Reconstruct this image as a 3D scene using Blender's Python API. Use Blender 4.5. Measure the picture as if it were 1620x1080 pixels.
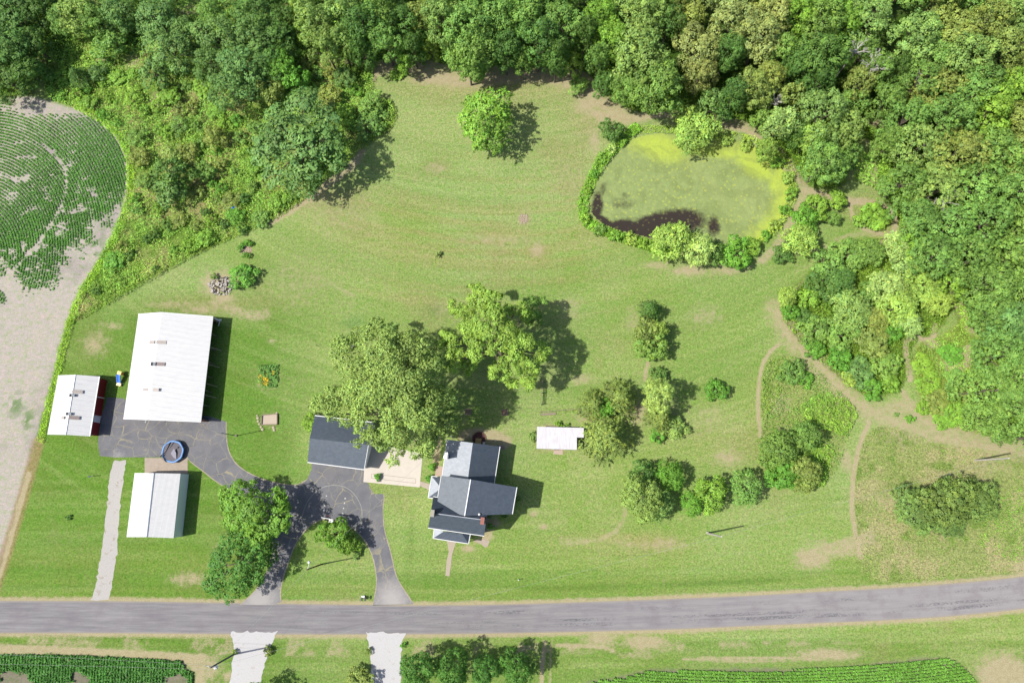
import bpy, bmesh, math, random
import numpy as np
from mathutils import Vector, Matrix, geometry, Euler
sc = bpy.context.scene
for o in list(bpy.data.objects): bpy.data.objects.remove(o)

# ------------------------------------------------------------------ camera
FPX, H = 1150.0, 130.0
TX = math.atan(235/1150); TY = math.atan(20/1173.8)
cam = bpy.data.cameras.new("Camera"); camo = bpy.data.objects.new("Camera", cam)
sc.collection.objects.link(camo); sc.camera = camo
cam.sensor_width = 36; cam.lens = 36*FPX/1620; cam.clip_end = 6000; cam.clip_start = 1
camo.location = (0, 0, H); camo.rotation_euler = (TX, TY, 0)
RM = np.array(Euler((TX, TY, 0)).to_matrix())
def P(px, py, z=0.0):
    "world point of height z seen at photo pixel (1620 x 1080)"
    d = RM @ np.array([px-810.0, -(py-540.0), -FPX])
    t = (z-H)/d[2]
    return np.array([d[0]*t, d[1]*t, z])
def PA(pts, z=0.0): return np.array([P(a[0], a[1], z)[:2] for a in pts])
def mpp(px, py): return np.linalg.norm(P(px+1, py)-P(px, py))

# ------------------------------------------------------------------ world, sun, exposure
SUN_EL = math.radians(55); SH = math.radians(11)      # shadows fall towards +x, a little +y
sd = np.array([math.cos(SUN_EL)*math.cos(SH), math.cos(SUN_EL)*math.sin(SH), -math.sin(SUN_EL)])
w = bpy.data.worlds.new("World"); sc.world = w; w.use_nodes = True
nt = w.node_tree; sky = nt.nodes.new('ShaderNodeTexSky'); sky.sky_type = 'NISHITA'; sky.sun_disc = False
sky.sun_elevation = SUN_EL; sky.sun_rotation = math.atan2(-sd[0], -sd[1]); sky.air_density = 1.0; sky.dust_density = 2.0
bgn = nt.nodes['Background']; bgn.inputs[1].default_value = 0.10
nt.links.new(sky.outputs[0], bgn.inputs[0])
sl = bpy.data.lights.new("Sun", 'SUN'); sl.energy = 4.15; sl.angle = math.radians(0.9); sl.color = (1, 0.955, 0.88)
so = bpy.data.objects.new("Sun", sl); sc.collection.objects.link(so); so.location = (-60, -10, 80)
so.rotation_euler = Vector(sd).to_track_quat('-Z', 'Y').to_euler()
sc.view_settings.view_transform = 'Standard'; sc.view_settings.look = 'None'
sc.view_settings.exposure = 0.95; sc.view_settings.gamma = 1
sc.cycles.max_bounces = 6; sc.cycles.diffuse_bounces = 3; sc.cycles.transmission_bounces = 4

# ------------------------------------------------------------------ helpers
KF = 2.6                                             # flat white under this light, after exposure
def lin(c): c = c/255.0; return c/12.92 if c <= .04045 else ((c+.055)/1.055)**2.4
def C(r, g, b, k=KF): return tuple(lin(x)/k for x in (r, g, b))
COL = sc.collection.objects
def tag(o, label=None, cat=None, group=None, kind=None):
    if label: o['label'] = label
    if cat: o['category'] = cat
    if group: o['group'] = group
    if kind: o['kind'] = kind
    return o
def empty(name, loc, label, cat, group=None):
    o = bpy.data.objects.new(name, None); COL.link(o); o.location = loc; o.empty_display_size = .3
    return tag(o, label, cat, group)
def link(o, parent=None):
    COL.link(o)
    if parent is not None:
        o.parent = parent; o.location = Vector(o.location) - world_of(parent)
    return o
def world_of(o):
    v = Vector((0, 0, 0))
    while o is not None: v += Vector(o.location); o = o.parent
    return v

class NT:
    def __init__(s, name):
        s.m = bpy.data.materials.new(name); s.m.use_nodes = True
        s.t = s.m.node_tree; s.b = s.t.nodes['Principled BSDF']; s.out = s.t.nodes['Material Output']
    def n(s, typ, ins=None, **kw):
        q = s.t.nodes.new(typ)
        for k, v in kw.items(): setattr(q, k, v)
        if ins:
            for k, v in ins.items():
                if isinstance(v, bpy.types.NodeSocket): s.t.links.new(v, q.inputs[k])
                else: q.inputs[k].default_value = v
        return q
    def l(s, a, b): s.t.links.new(a, b)
    def pos(s): return s.n('ShaderNodeNewGeometry').outputs['Position']
    def obj(s): return s.n('ShaderNodeTexCoord').outputs['Object']
    def noise(s, scale, vec=None, detail=3, rough=.6, dist=0):
        return s.n('ShaderNodeTexNoise', {'Vector': vec or s.pos(), 'Scale': scale, 'Detail': detail, 'Roughness': rough, 'Distortion': dist}).outputs['Fac']
    def scale(s, v): return s.n('ShaderNodeVectorMath', {0: s.pos(), 1: v}, operation='MULTIPLY').outputs[0]
    def math(s, op, a, b=0.0, c=0.0, clamp=False):
        q = s.n('ShaderNodeMath', operation=op, use_clamp=clamp)
        for i, v in enumerate((a, b, c)):
            if isinstance(v, bpy.types.NodeSocket): s.l(v, q.inputs[i])
            else: q.inputs[i].default_value = v
        return q.outputs[0]
    def ramp(s, f, lo, hi, a=0., b=1.):
        return s.n('ShaderNodeMapRange', {0: f, 1: lo, 2: hi, 3: a, 4: b}).outputs[0]
    def mix(s, f, a, b, typ='MIX'):
        q = s.n('ShaderNodeMix', data_type='RGBA', blend_type=typ)
        for k, v in ((0, f), (6, a), (7, b)):
            if isinstance(v, bpy.types.NodeSocket): s.l(v, q.inputs[k])
            elif k == 0: q.inputs[0].default_value = v
            else: q.inputs[k].default_value = (*v[:3], 1)
        return q.outputs[2]
    def attr(s, name, out='Fac'): return s.n('ShaderNodeAttribute', attribute_name=name).outputs[out]
    def bump(s, h, strength=.5, dist=.05):
        s.l(s.n('ShaderNodeBump', {'Strength': strength, 'Distance': dist, 'Height': h}).outputs[0], s.b.inputs['Normal'])
    def done(s, col, rough=.8, spec=.3, metal=0):
        if isinstance(col, bpy.types.NodeSocket): s.l(col, s.b.inputs['Base Color'])
        else: s.b.inputs['Base Color'].default_value = (*col[:3], 1)
        if isinstance(rough, bpy.types.NodeSocket): s.l(rough, s.b.inputs['Roughness'])
        else: s.b.inputs['Roughness'].default_value = rough
        s.b.inputs['Specular IOR Level'].default_value = spec; s.b.inputs['Metallic'].default_value = metal
        return s.m
def plain(name, col, rough=.75, var=.18, scale=6., spec=.3, metal=0):
    m = NT(name); f = m.noise(scale, detail=4)
    f2 = m.noise(scale*6, detail=2)
    v = m.ramp(m.math('ADD', m.math('MULTIPLY', f, .65), m.math('MULTIPLY', f2, .35)), .3, .7, 1-var, 1+var)
    cc = m.n('ShaderNodeVectorMath', {0: (*col[:3],), 3: v}, operation='SCALE').outputs[0]
    return m.done(cc, rough, spec, metal)

class MB:
    "collects faces and links them as ONE mesh object"
    def __init__(s): s.v = []; s.f = []
    def add(s, vs, fs):
        n = len(s.v); s.v += [tuple(map(float, q)) for q in vs]; s.f += [tuple(n+i for i in f) for f in fs]; return s
    def box(s, c, size, rz=0., rx=0., ry=0.):
        M = Euler((rx, ry, rz)).to_matrix(); vs = []
        for dx in (-.5, .5):
            for dy in (-.5, .5):
                for dz in (-.5, .5): vs.append(Vector(c)+M@Vector((dx*size[0], dy*size[1], dz*size[2])))
        return s.add(vs, [(0, 1, 3, 2), (4, 6, 7, 5), (0, 4, 5, 1), (2, 3, 7, 6), (0, 2, 6, 4), (1, 5, 7, 3)])
    def bar(s, a, b, w, h):
        a = Vector(a); b = Vector(b); d = (b-a).normalized()
        u = d.cross(Vector((0, 0, 1)))
        u = u.normalized() if u.length > 1e-4 else Vector((1, 0, 0)); v = u.cross(d)
        vs = [p+u*i*w/2+v*j*h/2 for p in (a, b) for i, j in ((-1, -1), (1, -1), (1, 1), (-1, 1))]
        return s.add(vs, [(0, 1, 2, 3), (7, 6, 5, 4), (0, 4, 5, 1), (1, 5, 6, 2), (2, 6, 7, 3), (3, 7, 4, 0)])
    def tube(s, pts, r, n=6):
        pts = [Vector(p) for p in pts]; rs = r if hasattr(r, '__len__') else [r]*len(pts); base = len(s.v)
        for i, p in enumerate(pts):
            d = (pts[min(i+1, len(pts)-1)]-pts[max(i-1, 0)]).normalized()
            u = d.orthogonal().normalized() if abs(d.z) > .9 else d.cross(Vector((0, 0, 1))).normalized(); v = d.cross(u)
            for k in range(n):
                a = 2*math.pi*k/n; q = p+(u*math.cos(a)+v*math.sin(a))*rs[i]; s.v.append(tuple(q))
        for i in range(len(pts)-1):
            for k in range(n):
                a = base+i*n+k; b = base+i*n+(k+1) % n; s.f.append((a, b, b+n, a+n))
        s.f.append(tuple(base+k for k in reversed(range(n)))); s.f.append(tuple(base+(len(pts)-1)*n+k for k in range(n)))
        return s
    def prism(s, poly, z0, z1):
        n = len(poly); poly = [tuple(p[:2]) for p in poly]
        ar = sum(poly[i][0]*poly[(i+1) % n][1]-poly[(i+1) % n][0]*poly[i][1] for i in range(n))
        if ar < 0: poly = poly[::-1]
        vs = [(x, y, z0) for x, y in poly]+[(x, y, z1) for x, y in poly]
        return s.add(vs, [tuple(reversed(range(n))), tuple(range(n, 2*n))]+[(i, (i+1) % n, n+(i+1) % n, n+i) for i in range(n)])
    def lathe(s, c, prof, n=12):
        base = len(s.v)
        for r, z in prof:
            for k in range(n):
                a = 2*math.pi*k/n; s.v.append((c[0]+r*math.cos(a), c[1]+r*math.sin(a), c[2]+z))
        for i in range(len(prof)-1):
            for k in range(n):
                a = base+i*n+k; b = base+i*n+(k+1) % n; s.f.append((a, b, b+n, a+n))
        s.f.append(tuple(base+(len(prof)-1)*n+k for k in range(n))); s.f.append(tuple(base+k for k in reversed(range(n))))
        return s
    def build(s, name, mat, parent=None, origin=None):
        me = bpy.data.meshes.new(name); v = np.array(s.v)
        o0 = np.array(origin) if origin is not None else (np.array(world_of(parent)) if parent is not None else np.append((v[:, :2].min(0)+v[:, :2].max(0))/2, v[:, 2].min()))
        me.from_pydata([tuple(q) for q in (v-o0)], [], s.f); me.materials.append(mat); me.update()
        o = bpy.data.objects.new(name, me); COL.link(o); o.location = o0
        if parent is not None: o.parent = parent; o.location = Vector(o0)-world_of(parent)
        return o
def blob_stone(mb, c, r, rnd, n=7):
    pr = [(r*math.cos(a)*rnd.uniform(.85, 1.1), r*.7*math.sin(a)) for a in (-.2, .3, .7, 1.1, 1.5)]
    mb.lathe(c, pr, n)

# ------------------------------------------------------------------ numpy fields
def inpoly(X, Y, poly):
    r = np.zeros(X.shape, bool); n = len(poly); j = n-1
    for i in range(n):
        xi, yi = poly[i]; xj, yj = poly[j]
        if yi != yj:
            c = ((yi > Y) != (yj > Y)) & (X < (xj-xi)*(Y-yi)/(yj-yi)+xi); r ^= c
        j = i
    return r
def segdist(X, Y, pts, closed=False):
    d = np.full(X.shape, 1e9); n = len(pts)
    for i in range(n if closed else n-1):
        a = pts[i]; b = pts[(i+1) % n]; ab = b-a; L = max((ab**2).sum(), 1e-9)
        t = np.clip(((X-a[0])*ab[0]+(Y-a[1])*ab[1])/L, 0, 1)
        d = np.minimum(d, np.hypot(X-a[0]-t*ab[0], Y-a[1]-t*ab[1]))
    return d
_tab = np.random.RandomState(5).rand(256, 256)
def vnoise(X, Y, sc_, seed=0, octv=3, gain=.55):
    out = 0; amp = 1; tot = 0
    for o in range(octv):
        x = X/sc_+seed*17.3+o*31.7; y = Y/sc_+seed*9.1+o*11.3
        xi = np.floor(x).astype(int); yi = np.floor(y).astype(int); fx = x-xi; fy = y-yi
        fx = fx*fx*(3-2*fx); fy = fy*fy*(3-2*fy)
        t = lambda a, b: _tab[a % 256, b % 256]
        v = (t(xi, yi)*(1-fx)+t(xi+1, yi)*fx)*(1-fy)+(t(xi, yi+1)*(1-fx)+t(xi+1, yi+1)*fx)*fy
        out = out+v*amp; tot += amp; amp *= gain; sc_ = sc_/2.03
    return out/tot
def sstep(a, b, x): t = np.clip((x-a)/(b-a), 0, 1); return t*t*(3-2*t)
def smooth_poly(pts, it=2, closed=True):
    p = np.array(pts, float)
    for _ in range(it):
        q = np.roll(p, -1, 0) if closed else None
        if closed: p = np.stack([p*.75+q*.25, p*.25+q*.75], 1).reshape(-1, 2)
        else:
            a = p[:-1]; b = p[1:]; m = np.stack([a*.75+b*.25, a*.25+b*.75], 1).reshape(-1, 2); p = np.vstack([p[:1], m, p[-1:]])
    return p

# ------------------------------------------------------------------ outlines in photo pixels
ROAD_T = [(-500, 949), (0, 949.5), (200, 950), (400, 953.5), (600, 956.5), (700, 957), (820, 955), (1000, 949), (1100, 945), (1200, 941), (1300, 935), (1400, 930), (1500, 923), (1620, 912), (1750, 892), (2100, 820)]
ROAD_B = [(-500, 1001), (0, 1001), (200, 1001), (400, 1003), (600, 1003), (700, 1002.5), (820, 1001), (1000, 997), (1100, 994), (1200, 989), (1300, 985), (1400, 981), (1500, 975), (1620, 963), (1750, 945), (2100, 870)]
POND = [(985, 228), (1010, 216), (1040, 211), (1080, 215), (1130, 212), (1180, 226), (1215, 243), (1238, 264), (1250, 298), (1238, 338), (1217, 368), (1192, 384), (1150, 391), (1100, 396), (1060, 390), (1030, 376), (988, 367), (958, 357), (936, 340), (933, 318), (944, 290), (962, 264), (975, 242)]
FIELD = [(-300, 140), (0, 158), (30, 152), (65, 155), (115, 170), (155, 186), (185, 215), (201, 250), (203, 290), (196, 325), (178, 372), (150, 420), (122, 462), (106, 505), (88, 575), (72, 640), (56, 700), (40, 755), (22, 820), (5, 890), (-10, 930), (-300, 935)]
FIELD_BARE = [(0, 430), (60, 420), (120, 385), (205, 325), (205, 600), (0, 960), (-300, 960), (-300, 600)]
CROP_BL = [(-300, 1032), (0, 1033), (120, 1034), (200, 1038), (292, 1043), (293, 1056), (309, 1062), (305, 1110), (290, 1200), (-300, 1200)]
CROP_BR = [(900, 1200), (903, 1079), (1000, 1068), (1008, 1058), (1150, 1058), (1290, 1056), (1380, 1049), (1490, 1036), (1515, 1045), (1535, 1065), (1555, 1090), (1600, 1200)]
SCRUB_W = [(70, 60), (150, -40), (640, -40), (640, 90), (610, 98), (592, 112), (590, 140), (585, 165), (615, 158), (627, 180), (618, 205), (590, 218), (560, 232), (540, 262), (510, 285), (485, 312), (440, 343), (400, 362), (340, 385), (250, 430), (190, 466), (150, 490), (108, 512), (122, 462), (150, 420), (178, 372), (196, 325), (203, 290), (201, 250), (185, 215), (155, 186), (115, 170), (65, 155)]
FOREST = [(-200, -200), (90, -200), (90, 60), (60, 150), (0, 158), (-200, 158)]
WOOD = [(380, -200), (470, -60), (475, 60), (520, 92), (590, 98), (650, 88), (700, 100), (745, 118), (790, 100), (850, 108), (930, 108), (950, 150), (1000, 178), (1060, 176), (1130, 185), (1185, 190), (1225, 232), (1262, 290), (1310, 300), (1340, 290), (1345, 235), (1365, 215), (1395, 235), (1385, 290), (1420, 330), (1425, 380), (1480, 430), (1510, 500), (1540, 520), (1560, 540), (1530, 590), (1545, 670), (1590, 690), (1800, 720), (1900, -200)]
MEADOW = [(1350, 870), (1348, 800), (1352, 720), (1375, 680), (1400, 670), (1500, 705), (1700, 730), (1750, 890), (1620, 905), (1500, 915), (1380, 922), (1360, 900)]
THICKET = [(1232, 500), (1240, 470), (1280, 430), (1330, 385), (1400, 375), (1470, 385), (1500, 430), (1515, 480), (1480, 530), (1440, 540), (1440, 590), (1420, 620), (1370, 632), (1330, 600), (1290, 570), (1255, 535)]
SCRUB_E = [(1440, 545), (1500, 530), (1545, 470), (1530, 440), (1590, 480), (1600, 690), (1560, 690), (1510, 680), (1470, 660), (1450, 620)]
GAP = [(1205, 570), (1240, 560), (1285, 575), (1330, 620), (1356, 655), (1340, 690), (1330, 730), (1310, 760), (1270, 778), (1220, 770), (1200, 720), (1202, 640)]
GP = {k: PA(smooth_poly(v, 2)) for k, v in dict(pond=POND, field=FIELD, fieldbare=FIELD_BARE, cropbl=CROP_BL, cropbr=CROP_BR, scrubw=SCRUB_W, forest=FOREST, wood=WOOD, meadow=MEADOW, thicket=THICKET, scrube=SCRUB_E, gap=GAP).items()}
GP['cropbl'] = PA(CROP_BL)
PATHS = [
    ([(598, 108), (640, 104), (680, 112), (720, 132), (800, 120), (880, 120), (935, 150), (990, 186)], 13, .62),
    ([(735, 690), (760, 685), (790, 692), (800, 700)], 9, .95), ([(694, 695), (690, 730)], 5, .8), ([(772, 812), (776, 838), (768, 852)], 6, .8),  # (points, half width px, strength)
    ([(1180, 205), (1235, 240), (1262, 280), (1275, 300), (1262, 330), (1240, 370), (1225, 395), (1205, 412)], 7, .55),
    ([(1275, 300), (1310, 312), (1345, 318), (1380, 320), (1412, 335), (1420, 365), (1395, 385)], 6, .75),
    ([(1345, 325), (1352, 355), (1390, 372), (1412, 368)], 4, .6),
    ([(1180, 425), (1240, 400), (1300, 395), (1340, 370), (1380, 372)], 4, .35),
    ([(1230, 480), (1255, 460), (1300, 420), (1340, 385)], 3, .45),
    ([(1228, 490), (1238, 515), (1260, 545), (1300, 580), (1350, 635), (1385, 655), (1430, 672), (1480, 692), (1540, 703), (1600, 712)], 8, .62),
    ([(1228, 490), (1260, 545), (1350, 640), (1385, 655), (1430, 665), (1480, 680), (1560, 700), (1640, 715)], 22, .42),
    ([(1400, 650), (1440, 640), (1450, 655), (1520, 695)], 14, .5),
    ([(1480, 420), (1510, 470), (1540, 525)], 9, .5),
    ([(1232, 545), (1212, 562), (1202, 590), (1198, 640), (1203, 690)], 3, .8),
    ([(1375, 668), (1360, 700), (1350, 750), (1347, 800), (1354, 850), (1362, 880)], 3.5, .95),
    ([(1440, 600), (1432, 550), (1436, 530), (1475, 540), (1480, 515)], 4.5, .8),
    ([(1495, 440), (1520, 480), (1540, 520)], 5, .85),
    ([(1520, 560), (1538, 545), (1530, 580), (1500, 585)], 6, .8),
    ([(1430, 620), (1450, 660), (1500, 680)], 5, .6),
    ([(940, 180), (990, 188), (1040, 182), (1080, 180), (1130, 195), (1180, 205)], 6, .8),
    ([(430, 350), (480, 320), (520, 290), (560, 262), (572, 240)], 7, .7),
    ([(592, 125), (600, 102), (625, 94), (665, 96)], 4, .8),
    ([(-20, 960), (8, 880), (30, 800), (45, 750)], 5, .95),
    ([(0, 1026), (100, 1030), (200, 1035), (290, 1040), (320, 1042)], 7, 1.0),
    ([(306, 1050), (318, 1060), (315, 1100)], 8, .85),
    ([(862, 1015), (858, 1050), (855, 1110)], 3.2, .8), ([(872, 1012), (869, 1110)], 2, .5),
    ([(880, 1020), (960, 1022), (972, 1030)], 3, .7),
    ([(1080, 1042), (1200, 1040), (1300, 1042)], 2.5, .6),
    ([(1270, 880), (1340, 862), (1375, 850)], 12, .55),
    ([(340, 478), (390, 500), (420, 498)], 9, .45),
    ([(560, 470), (510, 440), (480, 435)], 4, .3),
    ([(900, 860), (960, 852), (985, 830), (990, 800)], 4, .4),
    ([(1025, 572), (1020, 600)], 3, .7),
]
BLOBS = [  # bare / straw patches: x y rx ry strength
    (700, 125, 60, 12, .85), (640, 108, 40, 8, .6), (830, 118, 50, 12, .8), (900, 125, 30, 14, .8), (930, 165, 25, 22, .75), (960, 190, 20, 14, .7), (940, 225, 12, 30, .5),
    (1000, 190, 30, 8, .7), (1090, 428, 34, 10, .75), (1150, 428, 35, 9, .6), (1040, 420, 25, 8, .55), (1150, 725, 26, 14, .6), (1120, 660, 40, 30, .25), (1115, 500, 35, 22, .35),
    (1285, 882, 30, 18, .95), (1330, 870, 40, 14, .6), (1340, 730, 14, 25, .55), (1050, 860, 45, 12, .45), (990, 860, 25, 10, .35), (905, 855, 40, 8, .3), (770, 700, 22, 14, .85), (740, 690, 12, 10, .7), (790, 695, 20, 10, .8),
    (740, 868, 12, 6, .85), (780, 826, 14, 8, .8), (860, 833, 10, 5, .7), (845, 812, 8, 6, .6), (760, 855, 14, 6, .6), (345, 448, 28, 22, 1.0), (355, 472, 22, 8, .8), (389, 396, 11, 9, 1.),
    (300, 915, 40, 12, .55), (345, 880, 20, 40, .25), (150, 545, 25, 25, .5), (175, 515, 30, 8, .4), (280, 482, 60, 8, .4), (320, 490, 40, 10, .5), (425, 600, 24, 24, .35), (427, 664, 18, 14, .4),
    (770, 500, 90, 20, .22), (780, 380, 80, 14, .3), (900, 290, 60, 60, .12), (850, 395, 14, 16, .6), (690, 265, 20, 14, .45), (500, 310, 60, 30, .3), (540, 340, 80, 50, .18), (470, 450, 60, 60, .22),
    (610, 180, 10, 10, .6), (900, 485, 25, 30, .3), (1000, 505, 12, 25, .35), (1005, 650, 20, 22, .8), (930, 660, 20, 12, .7), (880, 675, 30, 6, .7), (880, 712, 30, 4, .5), (920, 600, 25, 10, .5), (950, 1010, 30, 14, .8),
    (1020, 1015, 40, 14, .85), (1010, 1035, 30, 8, .5), (1310, 1035, 60, 10, .9), (1180, 1045, 80, 4, .6), (1590, 1072, 42, 34, 1.5), (1620, 905, 14, 22, .9), (1300, 860, 30, 10, .4),
    (330, 1055, 25, 25, .7), (290, 1060, 10, 20, .8), (360, 1070, 10, 10, .7), (160, 95, 10, 6, .8), (210, 100, 14, 20, .5), (250, 160, 20, 14, .6), (300, 15, 30, 15, .6), (70, 100, 30, 25, .3),
    (1240, 500, 14, 14, .7), (1390, 195, 16, 8, .9), (1355, 200, 12, 6, .6), (1420, 790, 60, 20, .35), (1440, 690, 60, 16, .3), (1560, 740, 60, 14, .3), (1230, 640, 25, 20, .45), (1240, 690, 16, 20, .5),
    (1600, 480, 10, 10, .4), (1505, 575, 20, 14, .7), (1475, 545, 15, 8, .8), (735, 655, 10, 16, .3), (690, 718, 6, 22, .7), (770, 845, 16, 8, .75), (1060, 655, 20, 30, .3), (430, 540, 10, 6, .4),
    (105, 640, 10, 40, .25), (560, 575, 14, 8, .35), (1020, 340, 5, 5, 0), (830, 347, 7, 7, .8), (700, 490, 20, 14, .3), (665, 460, 12, 5, .3),
]
print('setup ok')

# ------------------------------------------------------------------ ground sheets
def build_ground():
    st = .32
    xs = np.arange(-135, 135.1, st); ys = np.arange(-75, 150.1, st)
    X, Y = np.meshgrid(xs, ys); nx, ny = len(xs), len(ys)
    A = lambda r, g, b: np.array(C(r, g, b))
    shp = X.shape
    def put(col, m, c): return col*(1-m[..., None])+np.asarray(c)*m[..., None]
    big = vnoise(X, Y, 22, 1); mid = vnoise(X, Y, 7, 2); sm = vnoise(X, Y, 2.2, 3, 2)
    cen = P(700, -900)
    V = np.hypot(X-cen[0], Y-cen[1])
    c2_ = P(800, -250); V1 = np.hypot(X-c2_[0], Y-c2_[1]); V2 = segdist(X, Y, PA(ROAD_T)); wr = sstep(26, 12, V2)   # mowing passes: arcs in the open, road-parallel near the road
    stre = vnoise(V1, X*.05+Y*.01, 1.1, 7, 3)*(1-wr)+vnoise(V2, X*.05, 1.0, 13, 3)*wr
    stre2 = vnoise(V1, X*.03, 3.0, 8, 2)*(1-wr)+vnoise(V2, X*.03, 2.4, 14, 2)*wr
    col = np.zeros(shp+(3,))+A(170, 194, 118)
    col = put(col, sstep(.35, .7, big), A(158, 184, 98))
    col = put(col, sstep(.45, .75, mid)*.5, A(180, 192, 124))
    px480 = P(470, 700)[0]
    west = sstep(px480+8, px480-8, X)*sstep(P(0, 470)[1]+4, P(0, 470)[1]-8, Y)
    col = put(col, west*.85, A(112, 156, 54))
    col = put(col, west*sstep(.4, .75, vnoise(X, Y, 4, 9))*.5, A(122, 146, 66))
    road = np.vstack([PA(ROAD_T), PA(ROAD_B)[::-1]])
    dr = segdist(X, Y, PA(ROAD_T)); drb = segdist(X, Y, PA(ROAD_B))
    inr = inpoly(X, Y, road)
    col = put(col, sstep(7, 2, dr)*.6*(1-west), A(122, 160, 66))
    ditch = np.exp(-((dr-2.3)/.5)**2)*(.5+.5*sstep(-20, 10, X)); col = put(col, ditch*.45*sstep(.3, .6, vnoise(X, Y, 6, 4)), A(90, 125, 38))
    south = sstep(P(0, 1003)[1], P(0, 1003)[1]-1, Y)
    col = put(col, south*.6, A(126, 158, 70))
    # brownish thatch streaks in the middle of the big lawn
    mid_l = np.exp(-(((X-P(780, 0)[0])/28)**2)**2)*np.exp(-((Y-P(780, 380)[1])/17)**2)
    col = put(col, mid_l*sstep(.42, .62, stre)*.5, A(172, 158, 104))
    col = put(col, sstep(.5, .72, stre)*.4*(1-west*.4), A(186, 200, 128))
    col = put(col, sstep(.55, .3, stre2)*.24, A(132, 168, 82)); stre3 = vnoise(V1, X*.012, .7, 17, 2)*(1-wr)+vnoise(V2, X*.012, .7, 19, 2)*wr; col = put(col, sstep(.5, .34, stre3)*.2*sstep(.35, .6, vnoise(X, Y, 14, 18)), A(110, 150, 62))
    col = put(col, sstep(.62, .8, vnoise(X, Y, 9, 21))*.35*(1-west), A(170, 164, 112))
    # earlier tyre and mower lines hugging the road side of the lawn
    ns = sstep(.4, .6, vnoise(dr*1.0, X*.03, .9, 12, 2))*sstep(16, 3, dr)*(1-south); col = put(col, ns*.3, A(158, 176, 92))
    for (cx, cy, rx, ry, f, c) in [(690, 262, 28, 14, .5, (130, 140, 62)), (850, 400, 20, 16, .5, (172, 150, 100)), (795, 365, 60, 6, .4, (180, 158, 108)), (770, 383, 55, 5, .45, (180, 156, 106)),
                                (830, 347, 9, 9, .8, (190, 165, 140)), (760, 135, 170, 36, .55, (184, 172, 124)), (925, 190, 40, 60, .5, (182, 176, 126)), (540, 320, 110, 34, .3, (172, 174, 116)), (470, 430, 90, 70, .3, (156, 170, 108)), (720, 410, 120, 60, .22, (172, 174, 112)), (340, 480, 110, 16, .5, (166, 160, 104)), (140, 540, 40, 40, .4, (150, 158, 92)), (1130, 700, 60, 40, .3, (182, 180, 122)), (1000, 860, 130, 24, .35, (178, 180, 118)), (560, 510, 20, 12, .4, (92, 145, 78)), (690, 490, 20, 15, .4, (125, 140, 90)), (980, 850, 60, 10, .3, (182, 168, 112)), (1035, 858, 40, 12, .5, (190, 172, 122)),
                                (1260, 640, 60, 70, .7, (165, 176, 92)), (1245, 625, 30, 35, .5, (188, 184, 126)), (1140, 615, 20, 20, .3, (150, 180, 90)), (650, 860, 7, 60, .3, (95, 135, 45)),
                                (1110, 560, 120, 80, .35, (150, 180, 98)), (1100, 800, 120, 60, .25, (146, 182, 94)), (330, 900, 60, 30, .3, (150, 160, 85)), (700, 920, 90, 18, .35, (110, 150, 60))]:
        c0 = P(cx, cy); k = mpp(cx, cy); m = np.exp(-(((X-c0[0])/(rx*k))**2+((Y-c0[1])/(ry*k))**2)*1.2)*f
        col = put(col, m, A(*c))
    rough = np.zeros(shp)+.15
    # brush, woods, meadow, thickets
    jit = (vnoise(X, Y, 1.5, 30)-.5)*1.6
    def soft(name, wd=.6):
        g = GP[name]; ins = inpoly(X, Y, g); d = segdist(X, Y, g, True)*np.where(ins, 1, -1)
        return sstep(-wd, wd, d+jit*wd), ins, d
    m, _, _ = soft('scrubw'); c2 = A(132, 166, 72); col = put(col, m, c2); col = put(col, m*sstep(.45, .7, mid), A(175, 172, 112)); col = put(col, m*sstep(.55, .35, sm)*.6, A(96, 134, 44)); rough = np.maximum(rough, m*.8)
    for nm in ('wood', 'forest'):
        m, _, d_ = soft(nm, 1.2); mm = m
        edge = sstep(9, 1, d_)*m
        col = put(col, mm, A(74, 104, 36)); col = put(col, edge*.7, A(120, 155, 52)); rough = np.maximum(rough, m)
    m, _, _ = soft('thicket', .4); col = put(col, m, A(112, 142, 52)); rough = np.maximum(rough, m)
    m, _, _ = soft('scrube', .5); col = put(col, m, A(150, 170, 78)); rough = np.maximum(rough, m*.8)
    m, _, _ = soft('gap', .4); col = put(col, m*.9, A(164, 180, 104)); rough = np.maximum(rough, m*.7)
    m, med_in, _ = soft('meadow', .5)
    mc = A(166, 178, 108)[None, None]*np.ones(shp+(1,)); mc = put(mc, sstep(.4, .7, vnoise(X, Y, 3, 41)), A(188, 184, 130)); mc = put(mc, sstep(.55, .8, vnoise(X, Y, 2.5, 43)), A(136, 162, 80))
    mc = put(mc, sstep(P(1540, 0)[0], P(1600, 0)[0], X)*sstep(P(0, 790)[1], P(0, 850)[1], Y), A(136, 174, 68))
    col = col*(1-m[..., None])+mc*m[..., None]; rough = np.maximum(rough, m*.9)
    # bare straw and trodden soil
    bare = np.zeros(shp)+.16*sstep(.5, .75, vnoise(X, Y, 5, 99))
    for (cx, cy, rx, ry, f) in BLOBS:
        c0 = P(cx, cy); k = mpp(cx, cy)
        if f > 0: bare = np.maximum(bare, (f+.12)*np.exp(-(((X-c0[0])/(rx*k))**2+((Y-c0[1])/(ry*k))**2)*1.1))
    for pts, wpx, f in PATHS:
        pp = PA(smooth_poly(pts, 2, False)); k = mpp(*pts[0])
        d = segdist(X, Y, pp); bare = np.maximum(bare, (f+.12)*sstep(wpx*k*1.7, wpx*k*.3, d))
    gd = segdist(X, Y, GP['wood'], True); bare = np.maximum(bare, np.where(inpoly(X, Y, GP['wood']), 0, .62*sstep(2.2, .2, gd)*sstep(.3, .55, vnoise(X, Y, 5, 51))*(Y > P(0, 300)[1])))
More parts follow.
